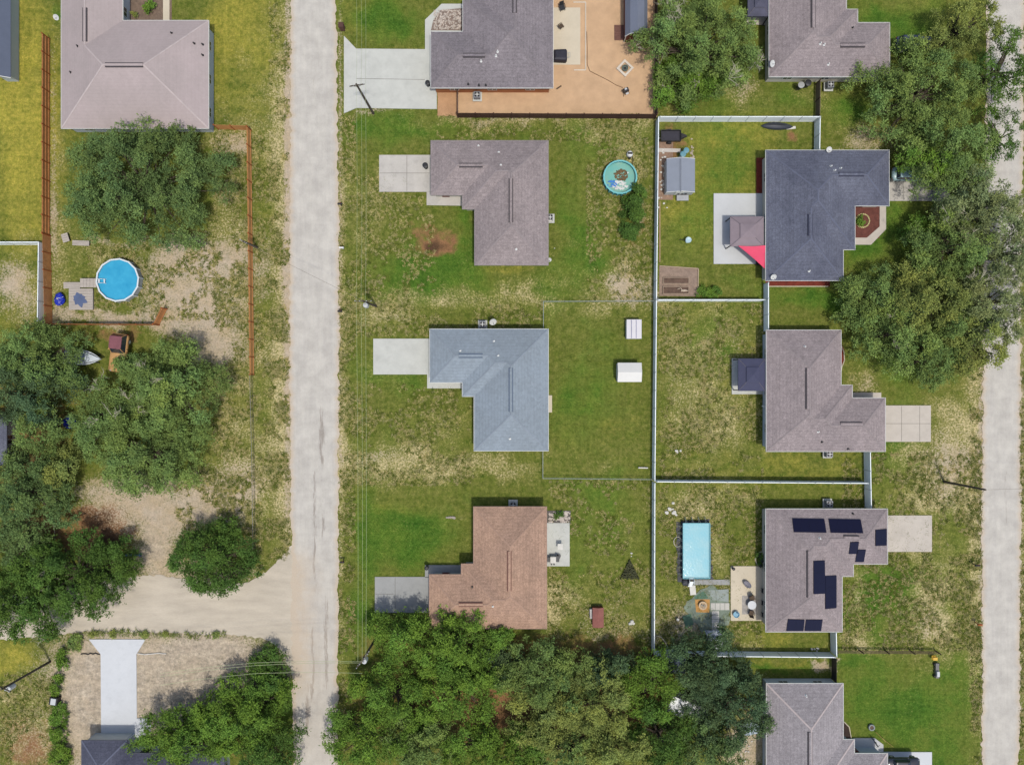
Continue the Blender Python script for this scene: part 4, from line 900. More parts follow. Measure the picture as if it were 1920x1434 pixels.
# ================================================================ TREES
bark = mat('grey bark', pc(84, 74, 62), .9, .2, 2, 8, .6)
barep = mat('pale bare twigs', pc(186, 180, 160), .9, .1, 2, 8)
LM = {'dark': leafmat('dark oak leaves', col(104, 128, 74, .86)), 'mid': leafmat('mid green leaves', col(124, 148, 80, .78)), 'bright': leafmat('bright green leaves', col(114, 148, 58, .72)),
      'olive': leafmat('olive leaves', col(132, 144, 76, .84)), 'pale': leafmat('grey green leaves', col(138, 152, 102, .72)), 'deep': leafmat('deep green leaves', col(92, 124, 54, .72)), 'blue': leafmat('blue green leaves', col(90, 114, 76, .72))}
def tree(label, px, py, rx, ry, zt, zb, hue='mid', dens=150, seed=1, cr=1.15, gap=.0, bare=0, lobes=5, leaf=.225, rough=.22, name='tree', cat='tree', group=None, fill=1.0, trunk=True):
    rs = np.random.RandomState(seed); zm = zb+(zt-zb)*.45
    cx, cy = P(px, py, zm); k = (H-zm)/H/S; RX, RY = rx*k*1.09, ry*k*1.09; A = pi*RX*RY; O = (cx, cy, 0)
    t = thing(name, label, cat, O, group=group)
    ph = rs.rand(6)*6.28
    def rim(th): return 1+rough*(.5*np.sin(lobes*th+ph[0])+.32*np.sin((lobes+3)*th+ph[1])+.28*np.sin((2*lobes+3)*th+ph[2])+.2*np.sin(2*th+ph[3]))
    cr = cr*.8; nc = max(6, int(A/(cr*cr)*1.15*(1-gap)))
    # main limbs carry rounded leaf masses with gaps between them; every mass is a dome of clumps
    nm = max(3, int(A/(pi*2.05**2)*1.2)); MX = np.zeros(nm); MY = np.zeros(nm); MR = np.zeros(nm)
    ms = min(sqrt(A/nm/pi)*.93, .55*min(RX, RY)+.2)
    for q_ in range(nm):
        a_ = rs.rand(24)*2*pi; r_ = np.sqrt(rs.rand(24)); lim = rim(a_); xx = r_*lim*np.cos(a_)*max(RX-ms*.8, RX*.4); yy = r_*lim*np.sin(a_)*max(RY-ms*.8, RY*.4)
        if q_: dd = np.min((xx[:, None]-MX[:q_])**2+(yy[:, None]-MY[:q_])**2, 1); b_ = int(dd.argmax())
        else: b_ = 0
        MX[q_], MY[q_], MR[q_] = xx[b_], yy[b_], r_[b_]
    MZ = rs.uniform(-1, 1, nm); msz = ms*rs.uniform(.66, 1.02, nm)
    mi = rs.choice(nm, nc, p=msz**2/(msz**2).sum()); da = rs.rand(nc)*2*pi; dm = np.sqrt(rs.rand(nc))
    cxs = MX[mi]+dm*msz[mi]*np.cos(da); cys = MY[mi]+dm*msz[mi]*np.sin(da); sc_ = (zt-zb)/6.5
    cz = zb+(zt-zb)*(np.sqrt(np.clip(1-.9*MR[mi]**2, .03, 1))*.8+.06)+MZ[mi]*(zt-zb)*.12-dm**2*3.2*sc_*msz[mi]/1.9+rs.uniform(-.3, .2, nc)*sc_
    cz = np.clip(cz, zb*.6+.3, zt-cr*.4); crs = cr*rs.uniform(.55, 1.0, nc)
    low = int(nc*.33*fill)
    lth = rs.rand(low)*2*pi; lr = np.sqrt(rs.rand(low))*.82; lR = rim(lth)
    cxs = np.r_[cxs, lr*lR*np.cos(lth)*RX]; cys = np.r_[cys, lr*lR*np.sin(lth)*RY]; cz = np.r_[cz, zb+(zt-zb)*np.sqrt(1-lr**2)*rs.uniform(.03, .38, low)]; crs = np.r_[crs, cr*1.2*np.ones(low)]
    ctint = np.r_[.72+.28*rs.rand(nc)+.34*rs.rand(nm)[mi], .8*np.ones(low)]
    cwarm = np.r_[rs.rand(nm)[mi]*.6+rs.rand(nc)*.4, .5*np.ones(low)]
    N = int(A*dens*1.6); w_ = crs**2; ci = rs.choice(len(cxs), N, p=w_/w_.sum())
    # sprays: every clump has some shoots along which the leaves sit
    ns = 20; sp = rs.randint(0, ns, N); key = (ci*ns+sp); u1 = np.random.RandomState(seed+5).rand(len(cxs)*ns, 3)
    az = u1[key, 0]*2*pi; el = np.arcsin(np.clip(u1[key, 1]*1.25-.25, -1, 1)); ln = (.7+.65*u1[key, 2])
    dx, dy, dz = np.cos(az)*np.cos(el), np.sin(az)*np.cos(el), np.sin(el)
    tt = rs.rand(N)**.6; jit = .10
    x = cxs[ci]+crs[ci]*ln*tt*dx+rs.normal(0, jit, N)*crs[ci]; y = cys[ci]+crs[ci]*ln*tt*dy+rs.normal(0, jit, N)*crs[ci]; z = cz[ci]+crs[ci]*ln*tt*dz*.75+rs.normal(0, jit*.8, N)*crs[ci]
    keep = z > .15; x, y, z, ci, dx, dy, dz, tt = (a[keep] for a in (x, y, z, ci, dx, dy, dz, tt)); N = len(x)
    ax_ = np.stack([dx, dy, dz*.5], -1)+rs.normal(0, .55, (N, 3)); ax_ /= np.linalg.norm(ax_, axis=1)[:, None]
    nr = np.stack([dx*.5, dy*.5, np.abs(dz)+.65], -1)+rs.normal(0, .7, (N, 3)); sd = np.cross(ax_, nr); sd /= np.linalg.norm(sd, axis=1)[:, None]+1e-9
    lf = leaf*rs.uniform(.6, 1.25, N)[:, None]; c0 = np.stack([x, y, z], -1)
    V = np.stack([c0-ax_*lf*.5, c0+sd*lf*.26, c0+ax_*lf*.5, c0-sd*lf*.26], 1)
    zt_ = ctint[ci]*(.7+.6*rs.rand(N)); wm = (cwarm[ci]-.5)
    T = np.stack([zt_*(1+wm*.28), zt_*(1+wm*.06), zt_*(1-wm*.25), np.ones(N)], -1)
    V2 = V.reshape(-1, 3)
    Q = np.arange(N*4).reshape(N, 4)
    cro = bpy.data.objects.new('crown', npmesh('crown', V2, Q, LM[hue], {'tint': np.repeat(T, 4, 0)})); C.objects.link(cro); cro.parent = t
    if trunk:
        r0 = max(.06, min(.45, .05*sqrt(A)))
        mb = MB(); rd = random.Random(seed); top = zb+(zt-zb)*.35; mb.tube((0, 0, -.2), (rd.uniform(-.2, .2), rd.uniform(-.2, .2), zb+.2), r0, r0*.8, 9)
        big = np.argsort(-crs[:nc]+rs.rand(nc)*.5)[:min(nc, 16+int(A/12))]
        for b_ in big:
            s_ = Vector((0, 0, zb*rd.uniform(.7, 1.1))); e = Vector((cxs[b_]*.9, cys[b_]*.9, max(zb*.6, cz[b_]-1.5*sc_))); m_ = s_.lerp(e, .5)+Vector((rd.uniform(-.4, .4), rd.uniform(-.4, .4), 0))
            mb.tube(s_, m_, r0*.42, r0*.24, 6); mb.tube(m_, e, r0*.24, r0*.07, 5)
        tr = mb.build('trunk', bark, t)
    if bare:
        rd = random.Random(seed+9)
        for _ in range(bare):
            mb = MB(); b_ = rd.randrange(nc); s_ = Vector((cxs[b_], cys[b_], cz[b_]+.2)); a0 = rd.random()*6.28
            for q_ in range(4):
                a = a0+rd.uniform(-1.1, 1.1); l = rd.uniform(.7, 1.6); e = s_+Vector((cos(a)*l, sin(a)*l, rd.uniform(.3, .9))); mb.tube(s_, e, .05, .02, 4)
                for _k in range(4):
                    a2 = a+rd.uniform(-1.2, 1.2); l2 = rd.uniform(.3, .8); s2 = s_.lerp(e, rd.uniform(.4, 1)); mb.tube(s2, s2+Vector((cos(a2)*l2, sin(a2)*l2, rd.uniform(.0, .4))), .028, .01, 3)
            mb.build('bare_branch', barep, t)
    return t
tree('broad dark oak overlapping the lower eave of the mauve roofed house', 256, 338, 154, 118, 9.5, 2.6, 'dark', 170, 11, 1.3, rough=.16)
tree('large light green tree between the boat and the long orange fence', 322, 735, 96, 98, 9.5, 2.5, 'mid', 165, 12, 1.35, bare=5, rough=.25)
tree('rounded light green tree just below the boat, left of the larger one', 200, 782, 74, 70, 8.2, 2.4, 'mid', 160, 113, 1.2, bare=6, rough=.25)
tree('small leafy tree leaning over the hood of the orange pickup', 250, 694, 38, 28, 5.0, 1.6, 'mid', 170, 114, .9, rough=.3)
tree('lower lobe tree with ragged edge above the pale sandy patch', 270, 858, 108, 74, 7.5, 2.0, 'mid', 165, 13, 1.2, rough=.3)
tree('compact dark green tree above the sandy side road', 392, 1050, 80, 76, 7.0, 1.8, 'deep', 180, 14, 1.1, rough=.14)
tree('leafy tree hanging over the stern of the white boat', 62, 672, 80, 74, 8.5, 2.5, 'mid', 160, 15, 1.2, rough=.25)
tree('tree on the left edge just above the hidden grey roof', 30, 730, 100, 70, 8.5, 2.5, 'blue', 150, 16, 1.2, rough=.3)
tree('bright green tree over the middle left fence', 68, 800, 48, 60, 7.5, 2.5, 'mid', 160, 17, 1.0, rough=.3)
tree('dense tree on the left edge below the hidden grey roof', 38, 925, 84, 76, 8.0, 2.2, 'dark', 160, 18, 1.15, rough=.25)
tree('small olive tree left of the big light green tree', 110, 880, 38, 52, 6.0, 1.8, 'olive', 150, 19, .9, rough=.3)
tree('tree in the shade on the left edge above the side road', 30, 1020, 60, 60, 6.5, 2.0, 'dark', 140, 20, 1.0, rough=.3)
tree('wide dark tree at the left end of the sandy side road', 125, 1085, 122, 84, 8.0, 2.0, 'deep', 170, 21, 1.15, rough=.24)
tree('tree with pale flecked leaves at the left edge by the side road', 40, 1130, 90, 78, 7.5, 1.6, 'deep', 165, 22, 1.1, bare=8, rough=.25)
tree('bushy tree over the dark slate roof', 330, 1392, 100, 56, 7.5, 2.6, 'bright', 170, 23, 1.15, rough=.3)
tree('leafy tree between the dark slate roof and the road', 440, 1345, 92, 80, 7.5, 2.0, 'bright', 170, 24, 1.15, rough=.25)
tree('dark tree at the bottom edge beside the road', 490, 1410, 70, 60, 7.0, 2.0, 'deep', 150, 25, 1.1, rough=.3)
tree('roadside bush tree opposite the wooded corner', 505, 1275, 42, 66, 4.5, .8, 'deep', 150, 26, .8, rough=.3)
WG_ = 'trees of the wood at the bottom'
for a in [('bright green tree touching the red brown roof and its driveway', 845, 1215, 92, 70, 8.5, 2.5, 'bright', 31, 1.15),
          ('bright tree left of the woods below the grey driveway', 745, 1195, 56, 52, 8.0, 2.5, 'bright', 32, 1.0),
          ('bright round tree in the middle of the woods below the red brown roof', 860, 1300, 92, 74, 9.0, 2.5, 'bright', 33, 1.2),
          ('roadside tree in the woods just below the transformer pole', 735, 1315, 74, 66, 8.5, 2.2, 'bright', 34, 1.1),
          ('tree overhanging the edge of the pale road at the bottom', 685, 1392, 72, 62, 8.0, 2.0, 'bright', 35, 1.1),
          ('tree second from the road along the bottom edge', 790, 1405, 70, 56, 8.5, 2.2, 'mid', 36, 1.05),
          ('green tree third from the road along the bottom edge', 880, 1410, 62, 50, 8.0, 2.2, 'bright', 37, 1.05),
          ('pale leaved tree right of the dark gap in the woods', 1000, 1270, 66, 60, 9.0, 2.5, 'mid', 38, 1.1),
          ('mid green tree below the dark lawn edge of the woods', 1072, 1285, 54, 58, 8.5, 2.5, 'mid', 39, 1.05),
          ('olive tree in the centre of the woods', 1120, 1330, 66, 76, 9.5, 2.5, 'olive', 40, 1.15),
          ('wide olive green tree left of the central olive tree', 1015, 1350, 72, 66, 9.0, 2.5, 'olive', 41, 1.1),
          ('green tree fourth from the road along the bottom edge', 970, 1410, 66, 50, 8.0, 2.2, 'bright', 42, 1.05),
          ('mixed green tree at the middle of the bottom edge', 1070, 1415, 70, 50, 8.0, 2.2, 'mid', 43, 1.05),
          ('olive leaved tree at the bottom edge below the central olive tree', 1160, 1412, 66, 50, 8.0, 2.2, 'olive', 44, 1.05),
          ('bright leaved tree just below the blue grey shed roof', 1228, 1300, 54, 64, 8.5, 2.5, 'bright', 45, 1.05),
          ('green tree at the bottom edge left of the white camper', 1240, 1390, 66, 62, 8.0, 2.2, 'deep', 46, 1.05),
          ('shadowy dark tree behind the dark brown lawn edge', 1150, 1250, 60, 34, 6.0, 1.5, 'blue', 47, .9),
          ('dark tree in the gap of the woods beside the red brown roof', 930, 1250, 46, 50, 6.0, 1.5, 'blue', 48, .9)]:
    tree(a[0], a[1], a[2], a[3], a[4], a[5], a[6], a[7], 165, a[8], a[9], rough=.28, group=WG_)
tree('dark blue green tree hanging over the bottom white fence', 1335, 1255, 84, 70, 9.0, 2.5, 'blue', 150, 50, 1.1, rough=.35)
tree('wide dark tree right of the white camper', 1370, 1330, 84, 76, 9.0, 2.5, 'blue', 135, 51, 1.1, gap=.1, rough=.35)
tree('thin dark tree at the bottom edge right of the woods', 1330, 1405, 74, 56, 8.0, 2.5, 'dark', 125, 52, 1.1, gap=.15, rough=.35)
tree('light green tree with bare branches right of the wood chip yard', 1318, 78, 108, 104, 9.0, 2.0, 'mid', 160, 53, 1.2, bare=15, rough=.2)
tree('lower spreading part tree below the bare branched one, by the dark fence', 1290, 150, 62, 52, 5.5, 1.2, 'bright', 160, 54, .95, bare=4, rough=.25)
tree('big leafy tree over the garage of the top right house', 1740, 165, 105, 92, 9.5, 2.5, 'mid', 150, 55, 1.2, rough=.3)
tree('leafy tree between the navy roofed house and the right hand road', 1790, 285, 84, 84, 9.0, 2.5, 'mid', 150, 56, 1.15, rough=.32)
tree('tree covering the short driveway of the navy roofed house', 1752, 300, 60, 36, 7.5, 2.5, 'bright', 140, 57, 1.0, rough=.35)
tree('dark sparse tree at the top edge beside the right hand road', 1810, 45, 66, 52, 9.0, 3.0, 'olive', 120, 58, 1.05, gap=.15, rough=.4)
tree('dark sparse tree at the top right corner over the road', 1895, 120, 46, 70, 9.0, 3.0, 'deep', 105, 59, 1.0, gap=.2, rough=.45)
tree('thin see-through tree over the right hand road', 1896, 250, 36, 56, 8.0, 3.0, 'deep', 70, 60, .8, gap=.4, rough=.45)
tree('pale grey green oak with mossy crown over the right hand road', 1862, 395, 86, 76, 10.5, 3.0, 'pale', 150, 61, 1.2, bare=3, rough=.3)
tree('pale oak left of the mossy crowned oak', 1795, 455, 74, 76, 10.0, 3.0, 'mid', 145, 62, 1.15, bare=2, rough=.35)
tree('small yellow green tree on the shaded lawn by the mulch bed', 1728, 430, 32, 28, 5.0, 1.2, 'bright', 160, 63, .75, rough=.3)
tree('narrow tree on the shaded lawn below the small yellow green tree', 1722, 497, 34, 36, 6.0, 1.8, 'mid', 150, 64, .85, rough=.35)
tree('leafy tree nearest the bottom right corner of the navy roof', 1640, 560, 56, 66, 8.0, 2.0, 'mid', 150, 65, 1.05, rough=.3)
tree('leafy tree just right of the top of the mauve roofed gazebo house', 1680, 625, 74, 54, 8.5, 2.0, 'mid', 155, 66, 1.1, bare=3, rough=.3)
tree('broad tree in the centre of the right hand grove', 1760, 565, 86, 74, 9.5, 2.5, 'olive', 145, 67, 1.15, rough=.3)
tree('grey green tree at the right edge beside the grove', 1880, 560, 76, 80, 10.0, 3.0, 'pale', 145, 68, 1.15, bare=2, rough=.3)
tree('tree at the lower tip of the grove above the open lawn', 1755, 672, 84, 52, 8.5, 2.2, 'mid', 150, 69, 1.05, rough=.35)
tree('tree over the road at the lower right of the grove', 1850, 650, 64, 48, 8.5, 2.8, 'olive', 140, 70, 1.05, rough=.35)
tree('grey crowned tree on the right edge above the grove', 1905, 470, 46, 60, 9.0, 3.0, 'pale', 135, 71, 1.1, rough=.35)
tree('shadowy tree filling the middle of the grove', 1700, 570, 50, 44, 7.0, 2.0, 'blue', 140, 72, 1.0, rough=.3)
tree('tree joining the grove to the tree over the road', 1815, 610, 56, 50, 8.5, 2.5, 'mid', 145, 73, 1.05, rough=.3)
# shrubs
def shrub(label, px, py, rx, ry, zt, hue, seed, dens=230, **k): return tree(label, px, py, rx, ry, zt, .15, hue, dens, seed, .45, leaf=.2, name='shrub', cat='shrub', trunk=False, **k)
shrub('tall olive green shrub below the teal pool', 1186, 403, 24, 42, 3.0, 'deep', 80, 420)
shrub('second leafy end of the shrub row nearest the teal pool', 1196, 362, 16, 20, 2.4, 'deep', 81, 420)
shrub('low leafy shrub beside the wooden edged garden beds', 1330, 546, 26, 14, .9, 'bright', 82)
shrub('round green shrub inside the ring of pale stones', 1616, 414, 10, 10, .8, 'bright', 83)
shrub('yellow green shrub in the bed above the mauve roof', 281, 12, 13, 12, 1.0, 'bright', 84)
shrub('small dark plant in the bed above the mauve roof', 253, 28, 7, 5, .6, 'olive', 85)
shrub('upper part of the green hedge beside the sandy plot', 116, 1236, 14, 20, 1.2, 'bright', 86)
shrub('middle hedge bush between the utility pole and the white topped box', 107, 1285, 10, 22, 1.2, 'bright', 87)
shrub('long green hedge beside the bare sandy plot', 108, 1365, 18, 48, 1.4, 'bright', 88)
shrub('bottom hedge bush at the lower left edge', 112, 1420, 22, 26, 1.5, 'bright', 89)
shrub('brown reddish bush at the corner of the woods', 1035, 1218, 14, 12, 1.0, 'olive', 90)
shrub('small dark plant in the white pebble bed', 1047, 966, 10, 6, .6, 'deep', 91)
shrub('weedy scrub on the verge above the white driveway', 215, 1187, 60, 7, .4, 'olive', 92, 140)
shrub('weedy scrub on the verge right of the white driveway', 360, 1190, 90, 6, .4, 'olive', 93, 120)
shrub('low scrub by the lower left tree on the sandy verge', 140, 1205, 14, 18, .9, 'mid', 94)

# weeds and straw tufts standing in the lawns (nobody could count them)
def tufts(label, seed, n, areas, hue, size, hgt):
    rs = np.random.RandomState(seed); per = 9; pts = []
    tot = sum(a[2]*a[3]*a[4] for a in areas)
    for (x0, y0, wd, ht, wt) in areas:
        m_ = int(n*wd*ht*wt/tot); pts.append(np.stack([(x0+rs.rand(m_)*wd-960)/S, (717-y0-rs.rand(m_)*ht)/S], -1))
    p = np.concatenate(pts); nz = fbm(p[:, 0]/2.2+40, p[:, 1]/2.2+40, 401); p = p[nz > .47]; m_ = len(p)
    b = np.repeat(p, per, 0); N = len(b); a = rs.rand(N)*2*pi; l = size*rs.uniform(.4, 1.2, N); o = rs.normal(0, size*.5, (N, 2)); h = hgt*rs.uniform(.3, 1, N)
    base = np.stack([b[:, 0]+o[:, 0], b[:, 1]+o[:, 1], np.full(N, -.03)], -1); tip = base+np.stack([np.cos(a)*l, np.sin(a)*l, h], -1); sd = np.stack([-np.sin(a), np.cos(a), a*0], -1)*.035
    V = np.stack([base-sd, base+sd, tip+sd*.4, tip-sd*.4], 1).reshape(-1, 3); tn = rs.uniform(.75, 1.2, m_).repeat(per*4)
    o_ = bpy.data.objects.new('grass', npmesh('grass', V, np.arange(N*4).reshape(N, 4), hue, {'tint': np.stack([tn, tn, tn, np.ones_like(tn)], -1)})); C.objects.link(o_); tag(o_, label, 'grass', kind='stuff')
strawm = leafmat('dry straw', pc(186, 176, 124), .2); weedm = leafmat('green blades', pc(112, 126, 52), .3)
AR = [(400,250,140,800,1.2),(505,0,38,1040,1.5),(636,210,30,1200,1.5),(665,330,150,250,1),(640,570,380,60,1),(660,720,230,190,1),(1030,900,190,300,.8),(1236,570,195,330,1.2),(1236,910,195,300,1),(1580,850,260,370,1.3),(1100,230,125,330,1),(1820,700,22,730,1.5),(160,460,300,140,1.2),(0,1260,100,170,1),(1912,700,20,730,1.5),(820,215,410,50,1),(330,880,140,160,1.3)]
tufts('dry straw coloured weeds scattered through the lawns and verges', 5, 30000, AR, strawm, .16, .10)
tufts('green weeds and long grass scattered along the verges', 6, 22000, AR, weedm, .2, .14)

# ================================================================ POOLS
rimw = mat('white pool rim', pc(226, 232, 238), .4, .03)
def round_pool(label, px, py, rp, n, hh, wc, dp, wallm, rimm, wz):
    x, y = P(px, py, hh); r = rp/S*(H-hh)/H; t = thing('swimming_pool', label, 'pool', (x, y, 0)); a0 = .12
    ring = lambda rr, z: [(rr*cos(a0+2*pi*i/n), rr*sin(a0+2*pi*i/n), z) for i in range(n)]
    MB().loft([ring(r-.10, 0), ring(r-.10, hh-.02)], False).loft([ring(r-.16, hh-.02), ring(r-.16, 0)], False).build('wall', wallm, t)
    MB().loft([ring(r-.2, hh-.03), ring(r-.2, hh+.03), ring(r, hh+.03), ring(r, hh-.03), ring(r-.2, hh-.03)], False).build('rim', rimm, t)
    for i in range(n):
        a = a0+2*pi*i/n; mb = MB(); mb.obox((r-.04)*cos(a), (r-.04)*sin(a), 0, hh-.03, .12, .14, a); mb.build('post', rimm, t)
    mb = MB(); mb.add(ring(r-.17, wz), [tuple(range(n))]).build('water', water(label[:12]+' water', wc, dp), t)
    return t, x, y, r
t, x, y, r = round_pool('round above ground pool of clear blue water with white rim', 220, 525, 41, 14, 1.25, pc(70, 178, 220), pc(52, 160, 206), mat('pale pool wall', pc(180, 184, 190), .5, .05), rimw, 1.02)
lx, ly = P(188, 527, 1.3); lad = thing('pool_ladder', 'white step ladder over the rim of the round blue pool', 'ladder', (lx, ly, 0)); mb = MB()
for s_ in (-.28, .28):
    mb = MB(); mb.path([(-1.1, s_, 0), (-.35, s_, 1.5), (.35, s_, 1.5), (1.15, s_, .2)], .035); mb.build('rail', rimw, lad)
for k in range(4):
    mb = MB(); mb.box(-.95+.2*k, -.26, .25+.3*k, -.75+.2*k, .26, .29+.3*k); mb.build('step', rimw, lad)
for k in range(3):
    mb = MB(); mb.box(.45+.22*k, -.26, 1.25-.32*k, .62+.22*k, .26, 1.29-.32*k); mb.build('step', rimw, lad)
# teal derelict pool
t, x, y, r = round_pool('round teal pool half drained with leaves and torn blue liner', 1163, 332, 32, 24, 1.1, pc(116, 186, 178), pc(150, 190, 170), mat('teal pool wall', pc(70, 150, 160), .5, .1), mat('teal pool rim', pc(120, 196, 200), .4, .08, 1, 6), .55)
rd = random.Random(3); mb = MB()
for _ in range(90):
    a, q_ = rd.random()*6.28, rd.random()**.5*.9; mb.blob(.15+cos(a)*q_, .35+sin(a)*q_*.9, .58, rd.uniform(.06, .22), rd.uniform(.06, .2), .05, 6, 4, .4, rd)
mb.build('leaf_litter', mat('brown dead leaves', pc(124, 100, 70), .95, .35, 3, 8), t)
for nm, m_, cnt, off in (('torn_liner', mat('bright blue liner', pc(60, 130, 210), .5, .15, 2, 6), 14, (-.9, -.8)), ('floating_scraps', mat('white liner scraps', pc(222, 222, 220), .6, .1, 3), 34, (.0, -1.0))):
    mb = MB()
    for _ in range(cnt):
        a, q_ = rd.random()*6.28, rd.random()**.5*(.75 if nm == 'torn_liner' else .95); cx_, cy_ = off[0]+cos(a)*q_*1.1, off[1]+sin(a)*q_*.6
        k = rd.uniform(.1, .34); n = 7; pl = [(cx_+cos(6.28*i/n)*k*rd.uniform(.4, 1), cy_+sin(6.28*i/n)*k*rd.uniform(.3, .9)) for i in range(n)]; z_ = .56+rd.random()*.12; mb.prism(pl, z_, z_+.01)
    mb.build(nm, m_, t)
px_, py_ = P(1181, 289, .4); o = thing('pool_pump', 'white and black pool pump above the teal pool', 'pump', (px_, py_, 0)); MB().lathe(0, 0, [(0, 0), (.42, 0), (.42, .5), (.3, .7), (0, .75)], 14).build('filter_tank', ventw, o)
mb = MB(); mb.box(-.3, -.12, .3, .3, .12, .85); mb.cyl(.0, -.42, 0, .4, .2); mb.build('motor', iron, o); MB().path([(.3, 0, .3), (.5, -.8, .2), (.3, -1.6, .6)], .04).build('hose', iron, o)
# rectangular frame pool
hh = .95; a = P(1281, 981, hh); b = P(1331, 1084, hh); cx, cy = (a[0]+b[0])/2, (a[1]+b[1])/2; wx_, wy_ = (b[0]-a[0])/2, (a[1]-b[1])/2
t = thing('swimming_pool', 'rectangular metal frame pool with light blue water', 'pool', (cx, cy, 0)); navyw = mat('navy liner wall', pc(52, 62, 84), .6, .1)
mb = MB(); ov = lambda k, z: [(-wx_-k, -wy_-k, z), (wx_+k, -wy_-k, z), (wx_+k, wy_+k, z), (-wx_-k, wy_+k, z)]
mb.loft([ov(.12, 0), ov(0, hh)], False).loft([ov(-.06, hh), ov(-.06, 0)], False).build('wall', navyw, t)
mb = MB(); q_ = ov(0, hh)
for i in range(4): mb.tube(q_[i], q_[(i+1) % 4], .06, n=8)
mb.build('rim', mat('pale blue rim', pc(150, 210, 222), .4, .05), t); mb = MB(); mb.add(ov(-.05, .84), [(0, 1, 2, 3)]).build('water', water('frame pool water', pc(148, 200, 212), pc(128, 196, 214)), t)
for sx in (-1, 1):
    for k in range(8):
        y_ = -wy_+(k+.5)*2*wy_/8; mb = MB(); mb.tube((sx*wx_, y_-.12, hh), (sx*(wx_+.62), y_, 0), .025); mb.tube((sx*wx_, y_+.12, hh), (sx*(wx_+.62), y_, 0), .025); mb.build('frame_leg', galv, t)
for k in range(4):
    x_ = -wx_+(k+.5)*2*wx_/4
    for sy in (1,): mb = MB(); mb.tube((x_-.12, sy*wy_, hh), (x_, sy*(wy_+.75), 0), .025); mb.tube((x_+.12, sy*wy_, hh), (x_, sy*(wy_+.75), 0), .025); mb.build('frame_leg', galv, t)
x, y = P(1296, 1090, .8); o = thing('pool_ladder', 'white pool ladder at the lower end of the rectangular pool', 'ladder', (x, y, 0))
for s_ in (-.3, .3): MB().path([(s_, -.9, 0), (s_, -.2, 1.3), (s_, .3, 1.3), (s_, .9, .3)], .04).build('rail', rimw, o)
for k in range(5): mb = MB(); mb.box(-.28, -.85+.18*k, .2+.22*k, .28, -.65+.18*k, .24+.22*k); mb.build('step', rimw, o)
for k in range(3): mb = MB(); mb.box(-.28, .4+.18*k, .95-.22*k, .28, .55+.18*k, .99-.22*k); mb.build('step', rimw, o)
sheet('pool_pad', jagged([(1268, 978), (1330, 974), (1337, 1088), (1270, 1092)], 8, 2, 9), mat('dark ground cloth', pc(84, 84, 92), .9, .2, 2, 8), .014)

# ================================================================ DECK BY THE ROUND POOL
greyw = mat('weathered grey boards', pc(190, 180, 172), .9, .12, 1, 8, .3, stretch=(1, 5, 1))
def boards(label, name, cat, x0, y0, x1, y1, z, m, nb, axis='y', legs=True):
    a = P(x0, y0, z); b = P(x1, y1, z); X0, X1, Y0, Y1 = a[0], b[0], b[1], a[1]; O = ((X0+X1)/2, (Y0+Y1)/2, 0); t = thing(name, label, cat, O); mb = MB()
    for i in range(nb):
        if axis == 'y': w_ = (Y1-Y0)/nb; mb.box(X0, Y0+i*w_+.012, z-.04, X1, Y0+(i+1)*w_-.012, z)
        else: w_ = (X1-X0)/nb; mb.box(X0+i*w_+.012, Y0, z-.04, X0+(i+1)*w_-.012, Y1, z)
    mb.build('boards', m, t, O); mb = MB()
    mb.box(X0+.03, Y0+.05, 0, X0+.12, Y1-.05, z-.045); mb.box(X1-.12, Y0+.05, 0, X1-.03, Y1-.05, z-.045); mb.build('frame', m, t, O); return t
boards('grey wooden platform with a dark star shaped stain, left of the round pool', 'wooden_deck', 'deck', 129, 541, 174, 581, .35, greyw, 8)
boards('narrow grey board walk leading to the round pool ladder', 'wooden_walkway', 'deck', 119, 529, 150, 541, .3, greyw, 3)
boards('raised grey step platform at the foot of the round pool ladder', 'wooden_steps', 'steps', 150, 522, 181, 539, .6, greyw, 5, 'x')
x, y = P(148, 560, .36); mb = MB(); rd = random.Random(4)
for k in range(8):
    a = k*.785+.3; l = rd.uniform(.75, 1.5); w_ = .34; n = 8
    pl = [(cos(a)*l*t_+(-sin(a))*w_*sin(t_*pi)*sg, sin(a)*l*.9*t_+cos(a)*w_*sin(t_*pi)*sg) for sg in (1, -1) for t_ in ([i/n for i in range(n+1)] if sg == 1 else [1-i/n for i in range(1, n)])]
    mb.prism(pl, .002+.003*k, .01+.003*k)
mb.v = [(a+x, b+y, c+.355) for a, b, c in mb.v]; tag(mb.build('pool_float', mat('slate blue float cloth', pc(92, 106, 142), .6, .12), None, (x, y, .355)), 'slate blue star shaped float lying flat on the grey deck', 'pool float')
x, y = P(111, 561, .5); mb = MB(); rd = random.Random(8); mb.blob(0, 0, .4, .68, .92, .5, 14, 8, .22, rd); mb.blob(.1, .5, .5, .4, .3, .35, 10, 6, .3, rd)
o = thing('covered_grill', 'blue tarpaulin covered heap beside the orange fence', 'tarp', (x, y, 0)); mb.build('tarpaulin', mat('bright blue tarpaulin', pc(36, 56, 190), .45, .25, 2, 6), o)
mb = MB(); mb.path([(-.6, -.2, .62), (0, .05, .93), (.62, .3, .62)], .03); mb.path([(-.3, .7, .6), (0, .05, .94), (.3, -.8, .5)], .03); mb.build('rope', ventw, o)
def grey_bench(label, px, py, lx, ly, rz=0):
    o = thing('bench', label, 'bench'); mb = MB()
    for k in range(4): mb.box(-lx/2, -ly/2+k*ly/4+.01, .42, lx/2, -ly/2+(k+1)*ly/4-.01, .46)
    mb.build('seat', greyw, o)
    for sx in (-1, 1): mb = MB(); mb.box(sx*lx*.4-.05, -ly*.4, 0, sx*lx*.4+.05, ly*.4, .42); mb.build('leg', iron, o)
    return put(o, px, py, rz)
grey_bench('long pale bench seat below the dark oak', 155, 457, 2.3, .7, -.04)
